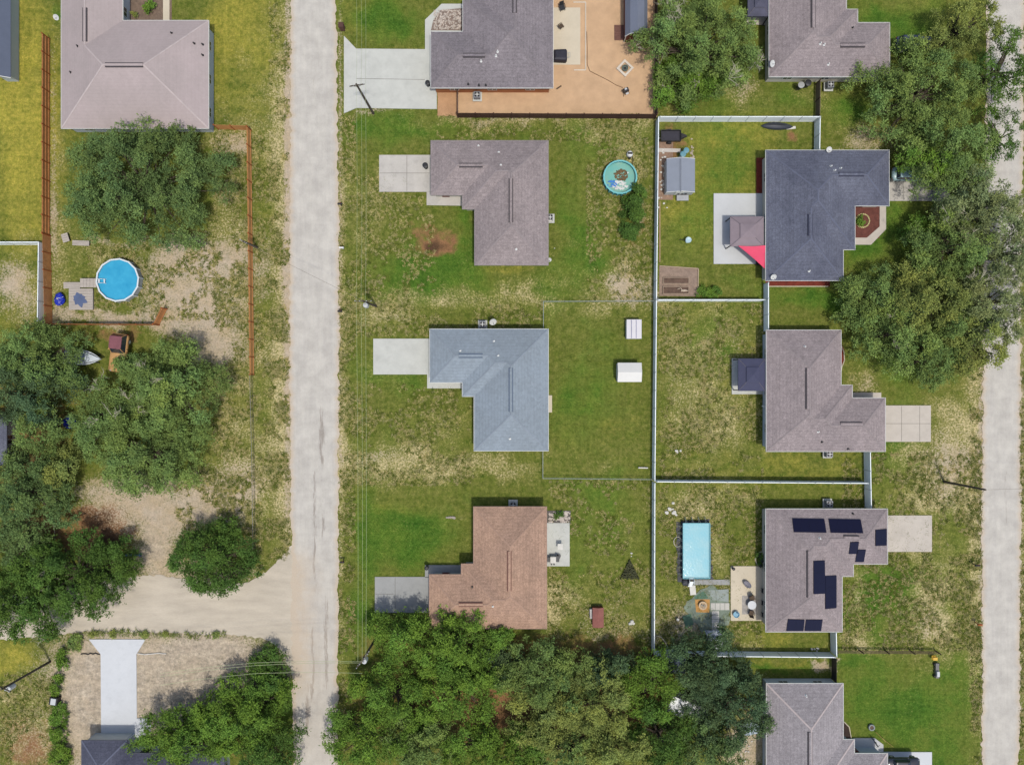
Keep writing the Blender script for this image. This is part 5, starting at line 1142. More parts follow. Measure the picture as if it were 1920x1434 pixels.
grey_bench('broken dark grey planks stacked beside the pale bench', 126, 447, .9, 1.2, .3)
# ================================================================ SMALL THINGS
def ac_unit(label, px, py, s_=.85):
    o = thing('air_conditioner', label, 'air conditioner'); mb = MB(); mb.box(-.62, -.62, 0, .62, .62, .08); mb.build('base', conc, o)
    mb = MB(); mb.box(-s_/2, -s_/2, .08, s_/2, s_/2, .85); mb.build('casing', mat('grey metal louvres', pc(140, 142, 150), .5, .08, metal=.2), o)
    mb = MB(); mb.lathe(0, 0, [(.06, .87), (.36, .87), (.38, .86), (.38, .84)], 18); f = mb.build('fan_guard', iron, o)
    mb = MB()
    for k in range(4): mb.obox(cos(k*1.57)*.2, sin(k*1.57)*.2, .875, .885, .3, .07, k*1.57)
    mb.cyl(0, 0, .875, .9, .09); mb.build('fan_hub', ventw, f)
    return put(o, px, py, 0, .4)
ac_unit('air conditioner unit on the wood chips below the dark grey roof', 895, 182)
ac_unit('air conditioner unit beside the brown fence below the top right house', 1553, 163)
ac_unit('air conditioner unit against the upper wall of the blue grey roofed house', 905, 609)
ac_unit('air conditioner unit below the mauve roofed gazebo house', 1551, 850)
ac_unit('air conditioner unit above the solar panelled roof', 1551, 943)
ac_unit('air conditioner unit at the top wall of the red brown roofed house', 962, 945, .6)
ac_unit('air conditioner unit by the right wall of the taupe roofed house', 1031, 410, .7)
def dish(label, px, py, z, r=.38, tilt=.6, rz=0):
    o = thing('satellite_dish', label, 'satellite dish'); mb = MB(); mb.tube((0, 0, -z*.0-.6), (0, 0, 0), .03); mb.build('mast', galv, o)
    mb = MB(); n = 16; prof = [(r*k/5, .22*r*(k/5)**2) for k in range(6)]; mb.lathe(0, 0, prof, n); mb.v = [(a, b*cos(tilt)-c*sin(tilt), b*sin(tilt)+c*cos(tilt)+.05) for a, b, c in mb.v]; mb.build('reflector', mat('pale grey dish', pc(214, 214, 214), .4, .04), o)
    mb = MB(); mb.tube((0, 0, 0), (0, -r*.8, r*.9), .018); mb.blob(0, -r*.8, r*.9, .06, .06, .06, 6, 4); mb.build('feed_arm', iron, o)
    x, y = P(px, py, z); o.location = (x, y, z); o.rotation_euler = (0, 0, rz); return o
dish('white satellite dish left of the plain mauve roof', 106, 33, 2.6)
dish('white satellite dish on the lower left corner of the top right roof', 1447, 120, 3.3, .45, .6, 1)
dish('pale satellite dish above the blue grey roof', 924, 603, 1.8, .5, .7, .4)
dish('satellite dish at the lower left corner of the navy roof', 1450, 519, 3.2, .4)
dish('small white dish at the lower right corner of the taupe roof', 1030, 487, 2.2, .3)
dish('ring shaped satellite dish on the top edge of the navy roof', 1554, 281, 3.0, .38, .3)
def bin_(label, px, py, m, r=.35, hh=1.0, nm='rubbish_bin', cat='bin', lid=None):
    o = thing(nm, label, cat); MB().lathe(0, 0, [(0, 0), (r*.8, 0), (r, hh), (0, hh)], 14).build('barrel', m, o); MB().lathe(0, 0, [(r*1.06, hh-.03), (r*1.06, hh+.03), (r*.6, hh+.09), (0, hh+.1)], 14).build('lid', lid or m, o); return put(o, px, py, 0, hh*.5)
blk = mat('black plastic', pc(50, 50, 54), .5, .1); tealp = mat('faded blue plastic', pc(110, 160, 176), .5, .1)
bin_('black bin by the garage of the taupe roofed house', 799, 314, blk)
bin_('round dark bin with pale lid left of the brown fence', 1497, 165, blk, .42, 1, lid=mat('grey lid', pc(170, 170, 170), .5))
bin_('second round dark bin left of the brown fence, closer to it', 1510, 161, blk, .42)
bin_('faded blue barrel nearest the grey shed roof', 1278, 293, tealp, .38, .9, 'barrel', 'barrel')
bin_('faded blue barrel right of the other by the grey shed', 1284, 286, tealp, .36, .9, 'barrel', 'barrel')
bin_('small white pipe stack beside the teal pool', 1176, 326, ventw, .1, .5, 'pipe', 'pipe')
bin_('black pot at the top left corner of the cream patio', 1374, 1065, blk, .2, .4, 'flower_pot', 'pot')
bin_('black bin at the garage corner of the dark grey roofed house', 803, 160, blk, .3, .9)
bin_('dark bin on the small porch of the red brown roofed house', 801, 1062, blk, .28, .8)
bin_('white barrel by the solar house wall near the gazebo', 1430, 761, ventw, .16, .5, 'bucket', 'bucket')
def mailbox(label, px, py, m, rz=0):
    o = thing('mailbox', label, 'mailbox'); mb = MB(); mb.box(-.05, -.05, 0, .05, .05, 1.1); mb.box(-.3, -.04, .95, .3, .04, 1.03); mb.build('post', m, o)
    mb = MB(); n = 8; secs = [[(x_, .12*cos(pi*i/n), 1.12+.12*sin(pi*i/n)) for i in range(n+1)]+[(x_, -.12, 1.03), (x_, .12, 1.03)] for x_ in (-.32, .28)]; mb.loft(secs); mb.build('box', m, o); mb = MB(); mb.box(.0, .125, 1.1, .14, .14, 1.3); mb.build('flag', mat('red flag', pc(190, 50, 40), .5), o); return put(o, px, py, rz)
mailbox('black mailbox on the verge across from the long orange fence top', 641, 386, iron)
mailbox('white mailbox on the verge left of the orange bare patch', 644, 467, ventw)
mailbox('black and white mailbox on the verge below the transformer pole', 641, 585, iron)
mailbox('dark mailbox on the verge near the grey driveway', 645, 1050, iron)
mailbox('black mailbox beside the right hand road', 1823, 1056, iron)
mailbox('dark mailbox beside the right hand road at the brown rail fence', 1828, 1166, owd)
x, y = P(643, 55); o = thing('brick_pillar', 'brown brick mailbox pillar at the top by the road', 'mailbox', (x, y, 0)); mb = MB(); mb.box(-.3, -.3, 0, .3, .3, 1.2); mb.build('pillar', mat('dark brown brick', pc(110, 76, 66), .9, .2, 3), o); mb = MB(); mb.prism([(-.36, -.36), (.36, -.36), (.36, .36), (-.36, .36)], 1.2, 1.32, .8); mb.build('cap', mat('brown cap', pc(90, 62, 56), .8), o)
def chair(label, px, py, rz, m, s_=1.0, group=None):
    o = thing('patio_chair', label, 'chair', group=group); mb = MB(); mb.box(-.28, -.28, .40, .28, .28, .46); mb.build('seat', m, o); mb = MB(); mb.loft([[(-.28, .26, .44), (.28, .26, .44), (.28, .31, .44), (-.28, .31, .44)], [(-.26, .42, .98), (.26, .42, .98), (.26, .46, .98), (-.26, .46, .98)]]); mb.build('backrest', m, o)
    for sx in (-1, 1):
        mb = MB(); mb.box(sx*.31-.03, -.26, .6, sx*.31+.03, .34, .64); mb.build('armrest', m, o)
        for sy in (-1, 1): mb = MB(); mb.tube((sx*.25, sy*.25, 0), (sx*.25, sy*.25, .42), .025); mb.build('leg', m, o)
    o.scale = (s_, s_, s_); return put(o, px, py, rz)
brn = mat('brown wicker', pc(92, 76, 62), .8, .2, 3)
chair('black patio chair at the top of the cream slab', 1054, 18, .3, blk, 1.2)
chair('brown patio chair on the cream slab, below the black one', 1052, 52, 2.2, brn)
chair('dark patio chair above the round table on the cream patio', 1408, 1119, .4, brn, 1.1)
chair('dark patio chair below the round table on the cream patio', 1407, 1147, 2.9, brn, 1.1)
chair('black chair against the left wall of the solar panelled house, upper', 1430, 1105, -1.57, blk)
chair('black chair against the left wall of the solar panelled house, middle', 1430, 1128, -1.57, blk)
chair('black chair against the left wall of the solar panelled house, lower', 1430, 1150, -1.57, blk)
x, y = P(1410, 1134, .7); o = thing('round_table', 'round glass topped table on a grey rug', 'table', (x, y, 0)); MB().lathe(0, 0, [(0, .7), (.58, .7), (.6, .72), (.58, .74), (0, .74)], 22).build('tabletop', mat('frosted glass top', pc(196, 200, 208), .2, .03), o); mb = MB(); mb.cyl(0, 0, 0, .7, .05); mb.cyl(0, 0, 0, .05, .3); mb.build('pedestal', iron, o)
tag(sheet('patio_rug', rect(1391, 1116, 1418, 1151), mat('grey patterned rug', pc(176, 170, 166), .95, .2, 2, 6), .066), 'grey rug under the round patio table', 'rug').pop('kind', None)
x, y = P(1401, 1095, .4); o = thing('hammock_chair', 'grey oval lounge chair on the cream patio', 'lounge chair', (x, y, 0)); mb = MB(); n = 18; mb.loft([[(.62*k*cos(6.28*i/n), .38*k*sin(6.28*i/n), z_) for i in range(n)] for k, z_ in ((.5, .2), (.9, .35), (1, .55), (.85, .45), (.4, .3))]); mb.v = [(a*cos(.7)+b*sin(.7), -a*sin(.7)+b*cos(.7), c) for a, b, c in mb.v]; mb.build('seat', mat('grey wicker', pc(140, 138, 150), .8, .15, 3), o); mb = MB(); mb.cyl(0, 0, .06, .25, .3); mb.build('base', iron, o)
x, y = P(1380, 1151, .3); o = thing('play_table', 'light blue plastic water table on the cream patio', 'play table', (x, y, 0)); mb = MB(); mb.lathe(0, 0, [(0, .3), (.36, .3), (.45, .5), (.41, .5), (.33, .36), (0, .35)], 16).build('basin', mat('light blue plastic', pc(126, 176, 204), .5, .1), o); MB().cyl(0, 0, .06, .3, .2).build('base', tealp, o); mb = MB(); mb.blob(.15, .25, .5, .15, .12, .12, 8, 5); mb.build('toy', mat('blue grey toy', pc(98, 120, 150), .5), o)
# lower pool yard
turfm = mat('blue green mat', pc(136, 148, 134), .95, .22, .9, 9, stain=.5); turfd = mat('dark green mat', pc(92, 122, 104), .95, .1, 2, 9)
def matt(label, pts, m, z, name='ground_mat', cat='mat'):
    o = sheet(name, pts, m, z); 
    o.pop('kind', None); return tag(o, label, cat)
matt('large faded green ground mat of hexagon outline around the fire pit', jagged([(1305, 1112), (1335, 1095), (1366, 1118), (1368, 1170), (1334, 1178), (1318, 1186), (1296, 1160), (1282, 1138)], 5, 2.5, 8), turfm, .020)
matt('darker green mat square beside the orange fire pit mat', [(1302, 1118), (1320, 1107), (1328, 1121), (1303, 1124)], turfd, .026)
matt('dark green square mat by the lower pool yard', [(1279, 1155), (1295, 1150), (1301, 1170), (1286, 1177)], turfd, .026)
matt('pale grey triangular mat beside the stepping stones', [(1328, 1106), (1366, 1104), (1366, 1128), (1336, 1124)], mat('pale grey mat', pc(160, 168, 164), .95, .1, 2), .028)
matt('orange square mat under the fire pit', [(1303, 1123), (1331, 1123), (1330, 1148), (1305, 1147)], mat('orange tan mat', pc(200, 150, 88), .9, .15, 2), .034)
x, y = P(1318, 1135, .4); o = thing('fire_pit', 'round fire pit bowl on the orange mat', 'fire pit', (x, y, 0)); MB().lathe(0, 0, [(.2, 0), (.48, .35), (.58, .4), (.58, .44), (.4, .42), (.2, .25), (0, .22)], 18).build('bowl', mat('tan stone bowl', pc(206, 180, 150), .8, .1), o); mb = MB(); rd = random.Random(2)
for k in range(7): a = rd.random()*3.14; mb.tube((-.3*cos(a), -.3*sin(a), .3+.02*k), (.3*cos(a), .3*sin(a), .33+.02*k), .05)
mb.build('firewood', mat('pale burnt wood', pc(180, 172, 160), .9, .4, 3), o)
stm = mat('pale stepping stone', pc(206, 202, 196), .9, .07, 1)
def paver(px0, py0, px1, py1, label): 
    mb = MB(); a = P(px0, py0); b = P(px1, py1); O = ((a[0]+b[0])/2, (a[1]+b[1])/2, 0); mb.box(a[0], b[1], .0, b[0], a[1], .055); return tag(mb.build('stepping_stone', stm, None, O), label, 'stepping stone', 'square stepping stones')
for k in range(4): paver(1332.5+k*8.9, 1130, 1340.6+k*8.9, 1143, ('leftmost', 'second', 'third', 'rightmost')[k]+' square paver in the row leading to the cream patio')
for k in range(5): paver(1334.5, 1145+k*7.9, 1348, 1152+k*7.9, ('topmost', 'second from top', 'middle', 'fourth from top', 'lowest')[k]+' square paver in the column leading to the white bench')
slab('garden_path', [(1302, 1087), (1368, 1086), (1368, 1096), (1302, 1096)], conc_g, [(1318, 1088, 1318, 1095), (1335, 1088, 1335, 1095), (1352, 1088, 1352, 1095)], .03)
x, y = P(1340, 1187, .5); o = thing('garden_bench', 'white garden bench with curved arms above the bottom white fence', 'bench', (x, y, 0)); bw = mat('blue white painted wood', pc(206, 212, 228), .6, .05)
mb = MB()
for k in range(5): mb.box(-1.0, -.4+k*.16, .42, 1.0, -.27+k*.16, .46)
mb.build('seat', bw, o); mb = MB(); mb.box(-1.0, -.95, .0, 1.0, -.5, .9); mb.prism([(-1.35, .4), (-1.05, -.35), (-.95, -.3), (-1.2, .45)], .55, .6); mb.prism([(1.35, .4), (1.05, -.35), (.95, -.3), (1.2, .45)], .55, .6); mb.build('backrest', bw, o)
for sx in (-1, 1):
    for sy in (-1, 1): mb = MB(); mb.box(sx*.92-.05, sy*.3-.05, 0, sx*.92+.05, sy*.3+.05, .42); mb.build('leg', bw, o)
x, y = P(1350, 1208, .4); rd = random.Random(12); mb = MB()
for k in range(16): mb.blob(rd.uniform(-.7, .9), rd.uniform(-.8, .8), .2, rd.uniform(.15, .4), rd.uniform(.15, .4), .25, 8, 5, .4, rd)
mb.v = [(a+x, b+y, c) for a, b, c in mb.v]; tag(mb.build('white_sacks', mat('white plastic bags', pc(222, 224, 230), .5, .06), None, (x, y, 0)), 'heap of white bags between the white bench and the fence', 'bags')
def rocks(label, px, py, sp, n, r, m, seed, name='rocks', cat='rocks'):
    rd = random.Random(seed); x, y = P(px, py); t = thing(name, label, cat, (x, y, 0))
    for _ in range(n): mb = MB(); k = r*rd.uniform(.5, 1); mb.blob(rd.gauss(0, sp[0]), rd.gauss(0, sp[1]), k*.3, k, k*rd.uniform(.6, 1), k*.5, 8, 5, .35, rd); mb.build('stone', m, t)
    return t
whs = mat('white stones', pc(224, 220, 214), .8, .08, 2)
rocks('small heap of white stones by the pool yard top left corner', 1260, 953, (.45, .5), 9, .3, whs, 1)
rocks('three white objects lying on the dry grass left of the gazebo yard', 1268, 844, (.25, .3), 5, .22, whs, 2)
rocks('white round object on the lawn near the woods', 1184, 1168, (.15, .3), 4, .28, whs, 3)
rocks('pale rubble along the left edge of the plastic storage shed', 1243, 330, (.25, 1.8), 34, .2, whs, 4)
rocks('pale edging rocks above the right corner of the plastic storage shed', 1297, 288, (.15, .7), 18, .2, mat('tan stones', pc(190, 176, 156), .9, .1, 2), 5)
rocks('two white stones on the lawn left of the red brown roof', 846, 969, (.55, .08), 10, .22, mat('grey stones', pc(178, 168, 158), .9, .1, 2), 6)
rocks('pale stones on the grass at the inner corner of the white fences', 1527, 1216, (.4, .1), 7, .2, whs, 7)
rocks('pale rocks scattered at the corner of the blue grey house wall', 1040, 466, (.05, .05), 1, .1, whs, 9)
# stone ring round shrub
x, y = P(1617, 414); mb = MB(); rd = random.Random(5)
for k in range(26): a = 6.28*k/26; mb.blob(x+cos(a)*.92, y+sin(a)*.92, .06, .12, .12, .1, 7, 4, .3, rd)
tag(mb.build('stone_ring', mat('pale yellow stones', pc(216, 204, 150), .9, .1, 2), None, (x, y, 0)), 'ring of pale yellow stones around the shrub in the mulch bed', 'edging')
def curb(label, pts, m, r=.07, name='garden_edging'):
    W = [(*P(x, y), .05) for x, y in pts]; mb = MB(); mb.path(W, r, 6); return tag(mb.build(name, m, None, W[0]), label, 'edging')
edg = mat('pale concrete edging', pc(214, 202, 180), .9, .06)
curb('curved pale edging beside the mauve roofed gazebo house', [(1577, 648), (1582, 660), (1583, 675), (1578, 688), (1576, 700)], edg)
curb('curved pale edging by the top left wall of the solar panelled house', [(1434, 1032), (1422, 1036), (1416, 1048), (1420, 1060)], edg)
curb('white square edging on the wood chips right of the cream patio', [(1075, 5), (1098, 5), (1098, 132), (1076, 132)], mat('white edging', pc(228, 216, 200), .8), .08)
curb('curved hose or edging in the lower left corner of the pool yard', [(1230, 1191), (1240, 1194), (1248, 1204), (1252, 1214)], edg)
curb('pale timber edging below the red mulch at the bottom of the navy roof', [(1440, 537), (1552, 537)], edg)
curb('dark curved edging at the bed beside the mid grey roof', [(1582, 1352), (1592, 1362), (1596, 1384)], edg)
curb('brown and white edging along the back white fence of the bright lawn', [(1237, 378), (1237, 492)], mat('tan timber edging', pc(196, 160, 130), .9), .08)
curb('curved timber edging by the bottom right of the woods', [(1378, 1350), (1380, 1395), (1392, 1420), (1396, 1440)], edg)
# garden beds
timber = mat('pale brown timber', pc(186, 164, 144), .9, .1, 1.5)
x, y = P(1272, 528); o = thing('plot_edging', 'timber border around the square soil garden plot', 'edging', (x, y, 0)); L_ = [P(1236, 499), P(1309, 504), P(1308, 556)]; mb = MB()
for a, b in zip(L_, L_[1:]): mb.obox((a[0]+b[0])/2, (a[1]+b[1])/2, 0, .16, math.dist(a, b), .12, atan2(b[1]-a[1], b[0]-a[0]))
mb.build('border', timber, o, (x, y, 0))
def bed(label, x0, y0, x1, y1):
    a = P(x0, y0, .3); b = P(x1, y1, .3); cx, cy = (a[0]+b[0])/2, (a[1]+b[1])/2; w_, h_ = (b[0]-a[0])/2, (a[1]-b[1])/2; o = thing('raised_bed', label, 'garden bed', (cx, cy, 0), group='raised timber beds')
    for (x0_, y0_, x1_, y1_) in ((-w_, -h_, w_, -h_+.06), (-w_, h_-.06, w_, h_), (-w_, -h_+.062, -w_+.06, h_-.062), (w_-.06, -h_+.062, w_, h_-.062)): mb = MB(); mb.box(x0_, y0_, 0, x1_, y1_, .3); mb.build('board', timber, o)
    mb = MB(); mb.box(-w_+.062, -h_+.062, .0, w_-.062, h_-.062, .22); mb.build('soil', mat('dark brown soil', pc(112, 90, 78), .95, .3, 2, 8), o); return o
bed('upper raised timber bed in the soil plot', 1244, 520, 1292, 532)
bed('lower raised timber bed in the soil plot, with a pale trellis on it', 1243, 537, 1292, 551)
x, y = P(1283, 545, .35); mb = MB(); mb.blob(x, y, .38, .5, .16, .12, 10, 6, .4); mb.path([(x-.9, y+.2, .3), (x-.5, y+.35, .45), (x-.2, y-.1, .45)], .05); tag(mb.build('tool', mat('pale driftwood', pc(210, 190, 170), .8), None, (x, y, .22)), 'pale piece of driftwood lying on the lower raised bed', 'driftwood')
# trailer (black box) with tongue
x, y = P(1259, 254, .9); o = thing('utility_trailer', 'black utility trailer with tongue pointing right in the bright yard corner', 'trailer', (x, y, 0)); mb = MB(); mb.box(-1.4, -.75, .45, 1.3, .75, .55)
for (a, b, c, d) in ((-1.4, -.75, 1.3, -.69), (-1.4, .69, 1.3, .75), (-1.4, -.688, -1.34, .688), (1.24, -.688, 1.3, .688)): mb.box(a, b, .552, c, d, .95)
mb.build('bed', blk, o); mb = MB(); mb.box(-1.33, -.68, .56, 1.23, .68, .6); mb.build('floor', mat('charcoal mesh floor', pc(62, 60, 70), .8, .15, 3), o)
mb = MB(); mb.tube((1.3, -.5, .5), (2.2, 0, .5), .05); mb.tube((1.3, .5, .5), (2.2, 0, .5), .05); mb.prism([(1.4, -.35), (1.9, -.12), (2.2, 0), (1.9, .2), (1.4, .35)], .5, .72); mb.build('tongue', iron, o)
for sy in (-1, 1): mb = MB(); mb.tube((-.2, sy*.8, .33), (-.2, sy*.95, .33), .33, n=14); mb.build('wheel', blk, o)
x, y = P(1256, 282, .1); mb = MB(); mb.obox(x, y, 0, .09, 3.0, .5, -.02); tag(mb.build('plank', mat('pale grey plank', pc(204, 196, 190), .8, .06), None, (x, y, 0)), 'wide pale plank lying between the black trailer and the plastic shed', 'plank')
x, y = P(1280, 370, .5); o = thing('swing_bench', 'grey garden swing seat below the plastic storage shed', 'seat', (x, y, 0)); mb = MB(); mb.box(-.8, -.45, .4, .8, .3, .5); mb.build('seat', mat('grey seat', pc(176, 178, 184), .6), o); mb = MB()
for k in range(3): mb.box(-.75+.5*k, .3, .5, -.5+.5*k, .42, .9)
mb.build('backrest', blk, o)
# boat hull shape maker
def hull(L, Wd, hh, n=12, bow=1.0):
    secs = []
    for k in range(n+1):
        t_ = k/n; w_ = Wd/2*(1-max(0, (t_-.45)/.55)**2.2*.985)*(1 if t_ > .02 else .97); x_ = -L/2+L*t_; kl = hh*.0+hh*.35*max(0, (t_-.6)/.4)**2
        secs.append([(x_, -w_, hh), (x_, -w_*.8, hh*.45+kl), (x_, 0, kl), (x_, w_*.8, hh*.45+kl), (x_, w_, hh), (x_, w_*.82, hh), (x_, w_*.6, hh*.62+kl*.4), (x_, 0, hh*.55+kl*.4), (x_, -w_*.6, hh*.62+kl*.4), (x_, -w_*.82, hh)])
    return secs
x, y = P(154, 670, .9); o = thing('boat', 'white boat with pointed bow showing from under the tree', 'boat', (x, y, 0), -.08); MB().loft([[(a, b, c+.35) for a, b, c in s_] for s_ in hull(5.4, 2.1, .85)]).build('hull', mat('white gelcoat', pc(216, 222, 230), .3, .03, coat=.3), o)
mb = MB(); mb.loft([[(.6, -.75, 1.18), (.6, .75, 1.18), (.6, .75, 1.24), (.6, -.75, 1.24)], [(2.55, -.06, 1.2), (2.55, .06, 1.2), (2.55, .06, 1.26), (2.55, -.06, 1.26)]]); mb.loft([[(-2.5, -.8, 1.14), (-2.5, .8, 1.14), (-2.5, .8, 1.17), (-2.5, -.8, 1.17)], [(.58, -.76, 1.14), (.58, .76, 1.14), (.58, .76, 1.17), (.58, -.76, 1.17)]]); mb.build('foredeck', mat('pale blue deck', pc(216, 224, 234), .4), o); mb = MB(); mb.box(-.2, -.4, 1.0, .5, .4, 1.75); mb.build('console', mat('blue grey console', pc(120, 138, 160), .4), o)
mb = MB(); mb.box(-2.2, -.6, 0, 2.0, -.5, .3); mb.box(-2.2, .5, 0, 2.0, .6, .3); mb.build('trailer_frame', iron, o); mb = MB(); mb.blob(-2.85, 0, 1.1, .3, .25, .5, 8, 6); mb.build('outboard_motor', blk, o)
x, y = P(1458, 236, .3); o = thing('canoe', 'black canoe lying upside down along the upper white fence', 'canoe', (x, y, 0), -.03); MB().loft([[(xx, w_*cos(a), .06+.55*w_*sin(a)*1.6) for a in [pi*i/8 for i in range(9)]] for xx, w_ in [(-2.2+4.4*k/14, max(.02, .52*sin(pi*min(1, max(0, k/14)))**.6)) for k in range(15)]]).build('hull', mat('charcoal hull', pc(60, 64, 74), .35, .08), o)
mb = MB(); mb.path([(-1.2, 0, .62), (0, .02, .66), (1.0, 0, .62)], .035); mb.path([(-1.5, .3, .4), (-.8, .42, .45), (.3, .4, .45)], .025); mb.build('keel_strip', blk, o)
x, y = P(1483, 240, .05); mb = MB(); mb.obox(x, y, 0, .06, 1.3, .35, .1); tag(mb.build('plank', whs, None, (x, y, 0)), 'white board at the tip of the black canoe', 'board')
x, y = P(1206, 877, .3); mb = MB(); mb.obox(x, y, .0, .35, 1.3, .16, -.02); tag(mb.build('plank', whs, None, (x, y, 0)), 'short white board low in the fenced lawn of the blue grey house', 'board')
x, y = P(1291, 450, .8); o = thing('bird_bath', 'pale blue bird bath standing on the bright green lawn', 'bird bath', (x, y, 0)); MB().lathe(0, 0, [(.25, 0), (.1, .1), (.08, .7), (.36, .82), (.4, .86), (.34, .84), (0, .78)], 16).build('basin', mat('pale blue ceramic', pc(186, 214, 224), .4, .05), o); mb = MB(); mb.path([(-.4, .1, .02), (-.9, .25, .02), (-1.05, .15, .02)], .05); mb.build('hose', iron, o)  # dark tube models the bird bath's cast shadow on the grass
# dark chip yard
boards('brown wooden ramp in front of the barn shed', 'wooden_ramp', 'ramp', 1152, 47, 1172, 76, .12, mat('red brown ramp boards', pc(124, 88, 78), .9, .15, 2), 7)
x, y = P(1051, 103, .9); o = thing('grill', 'large grill under a black cover on the cream patio', 'grill', (x, y, 0)); mb = MB(); mb.loft([[(-.9*k, -.72*k2, z_), (.75*k, -.8*k2, z_), (.9*k, -.6*k2, z_), (.9*k, .6*k2, z_), (.75*k, .8*k2, z_), (-.9*k, .72*k2, z_)] for k, k2, z_ in ((1, 1, .08), (1, 1, .8), (.94, .9, 1.0), (.7, .6, 1.08))]); mb.build('cover', mat('black grill cover', pc(48, 48, 60), .6, .2, 2), o)
mb = MB(); mb.path([(.9, -.3, .85), (1.3, -.3, .85), (1.3, .3, .85), (.9, .3, .85)], .025); mb.build('handle', galv, o)
x, y = P(1172, 128, .2); o = thing('fire_pit', 'diamond turned square stone fire pit on the wood chips', 'fire pit', (x, y, 0), .82); mb = MB(); q_ = .7
for (a, b, c, d) in ((-q_-.15, -q_-.15, q_+.15, -q_+.13), (-q_-.15, q_-.13, q_+.15, q_+.15), (-q_-.15, -q_+.132, -q_+.13, q_-.132), (q_-.13, -q_+.132, q_+.15, q_-.132)): mb.box(a, b, 0, c, d, .25)
mb.build('stone_border', mat('cream stone', pc(224, 212, 198), .9, .06), o); MB().lathe(0, 0, [(.42, 0), (.44, .3), (.36, .3), (.34, .1), (0, .08)], 18).build('fire_ring', mat('grey green iron ring', pc(104, 116, 108), .6), o); mb = MB(); mb.blob(0, 0, .12, .2, .2, .1, 8, 5, .4); mb.build('ash', blk, o)
x, y = P(1173, 171, .5); o = thing('smoker_grill', 'dark barrel smoker grill on the wood chips near the lower right', 'grill', (x, y, 0), .5); mb = MB(); mb.tube((-.35, 0, .75), (.35, 0, .75), .3, n=14); mb.build('drum', iron, o); mb = MB(); mb.blob(0, .1, 1.0, .22, .15, .1, 8, 5); mb.box(-.2, -.55, .6, .2, -.33, .66); mb.build('lid', can, o)
for sx in (-1, 1):
    for sy in (-1, 1): mb = MB(); mb.tube((sx*.3, sy*.15, .6), (sx*.45, sy*.4, 0), .03); mb.build('leg', iron, o)
W = [(*P(a, b), .04) for a, b in ((1100, 60), (1101, 90), (1101, 122), (1106, 134), (1120, 141), (1140, 151), (1155, 160), (1168, 165))]; tag(MB().path(W, .04, 5).build('garden_hose', mat('brown hose', pc(128, 100, 76), .6), None, W[0]), 'brown hose running over the wood chips to the smoker grill', 'hose')
x, y = P(1048, 164, .1); mb = MB(); mb.obox(x, y, 0, .1, .8, .16, .6); tag(mb.build('downspout', brn, None, (x, y, 0)), 'small dark downspout block at the lower right corner of the dark grey roof', 'drain')
# patio behind brown house
x, y = P(1037, 1049, .8); o = thing('grill', 'white lidded grill with black side shelves on the grey patio', 'grill', (x, y, 0)); mb = MB(); mb.box(-.38, -.42, .5, .38, .42, 1.05); mb.build('lid', whs, o); mb = MB(); mb.box(-.85, -.3, .75, -.39, .3, .82); mb.box(.39, -.3, .75, .85, .5, .82); mb.box(-.3, -.75, .2, -.1, -.43, .7); mb.box(.05, -.75, .2, .25, -.43, .7); mb.build('side_shelf', blk, o)
for sx in (-1, 1): mb = MB(); mb.box(sx*.33-.04, -.35, .06, sx*.33+.04, .35, .5); mb.build('leg', iron, o)
def small_table(label, px, py, s_):
    o = thing('side_table', label, 'table'); mb = MB(); mb.box(-s_, -s_*1.1, .5, s_, s_*1.1, .56); mb.build('tabletop', whs, o)
    for sx in (-1, 1):
        for sy in (-1, 1): mb = MB(); mb.box(sx*s_*.8-.03, sy*s_*.9-.03, .06, sx*s_*.8+.03, sy*s_*.9+.03, .5); mb.build('leg', whs, o)
    return put(o, px, py, 0, .5)
small_table('small white table on the grey patio above the white grill', 1050, 1023, .36)
small_table('white object on the patio slab by the right wall of the taupe roof', 1031, 413, .25)
chair('black folding chair beside the white grill on the grey patio', 1047, 1042, 1.2, blk, .9)
# tent-shaped dead plant bed
x, y = P(1181, 1072, .3); mb = MB(); rd = random.Random(31)
for k in range(420):
    v_ = rd.random()**.7; u_ = rd.uniform(-1, 1)*v_*1.35; mb.blob(x+u_, y+1.6-v_*2.6, rd.uniform(.05, .35), rd.uniform(.05, .13), rd.uniform(.05, .13), .08, 5, 3, .5, rd)
tag(mb.build('shrub_heap', mat('dark green grey brush', pc(86, 88, 62), .95, .35, 3, 8), None, (x, y, 0)), 'dark triangular brush heap on the lawn beside the long white fence', 'brush heap')
rocks('white post stump at the tip of the triangular brush heap', 1184, 1039, (.05, .18), 3, .16, whs, 14)
x, y = P(1108, 1150, .3); mb = MB(); mb.obox(x, y, 0, .5, .32, 1.3, .03); tag(mb.build('plank', mat('pale grey panel', pc(196, 192, 190), .7), None, (x, y, 0)), 'pale upright panel on the left side of the red brown coop', 'panel')
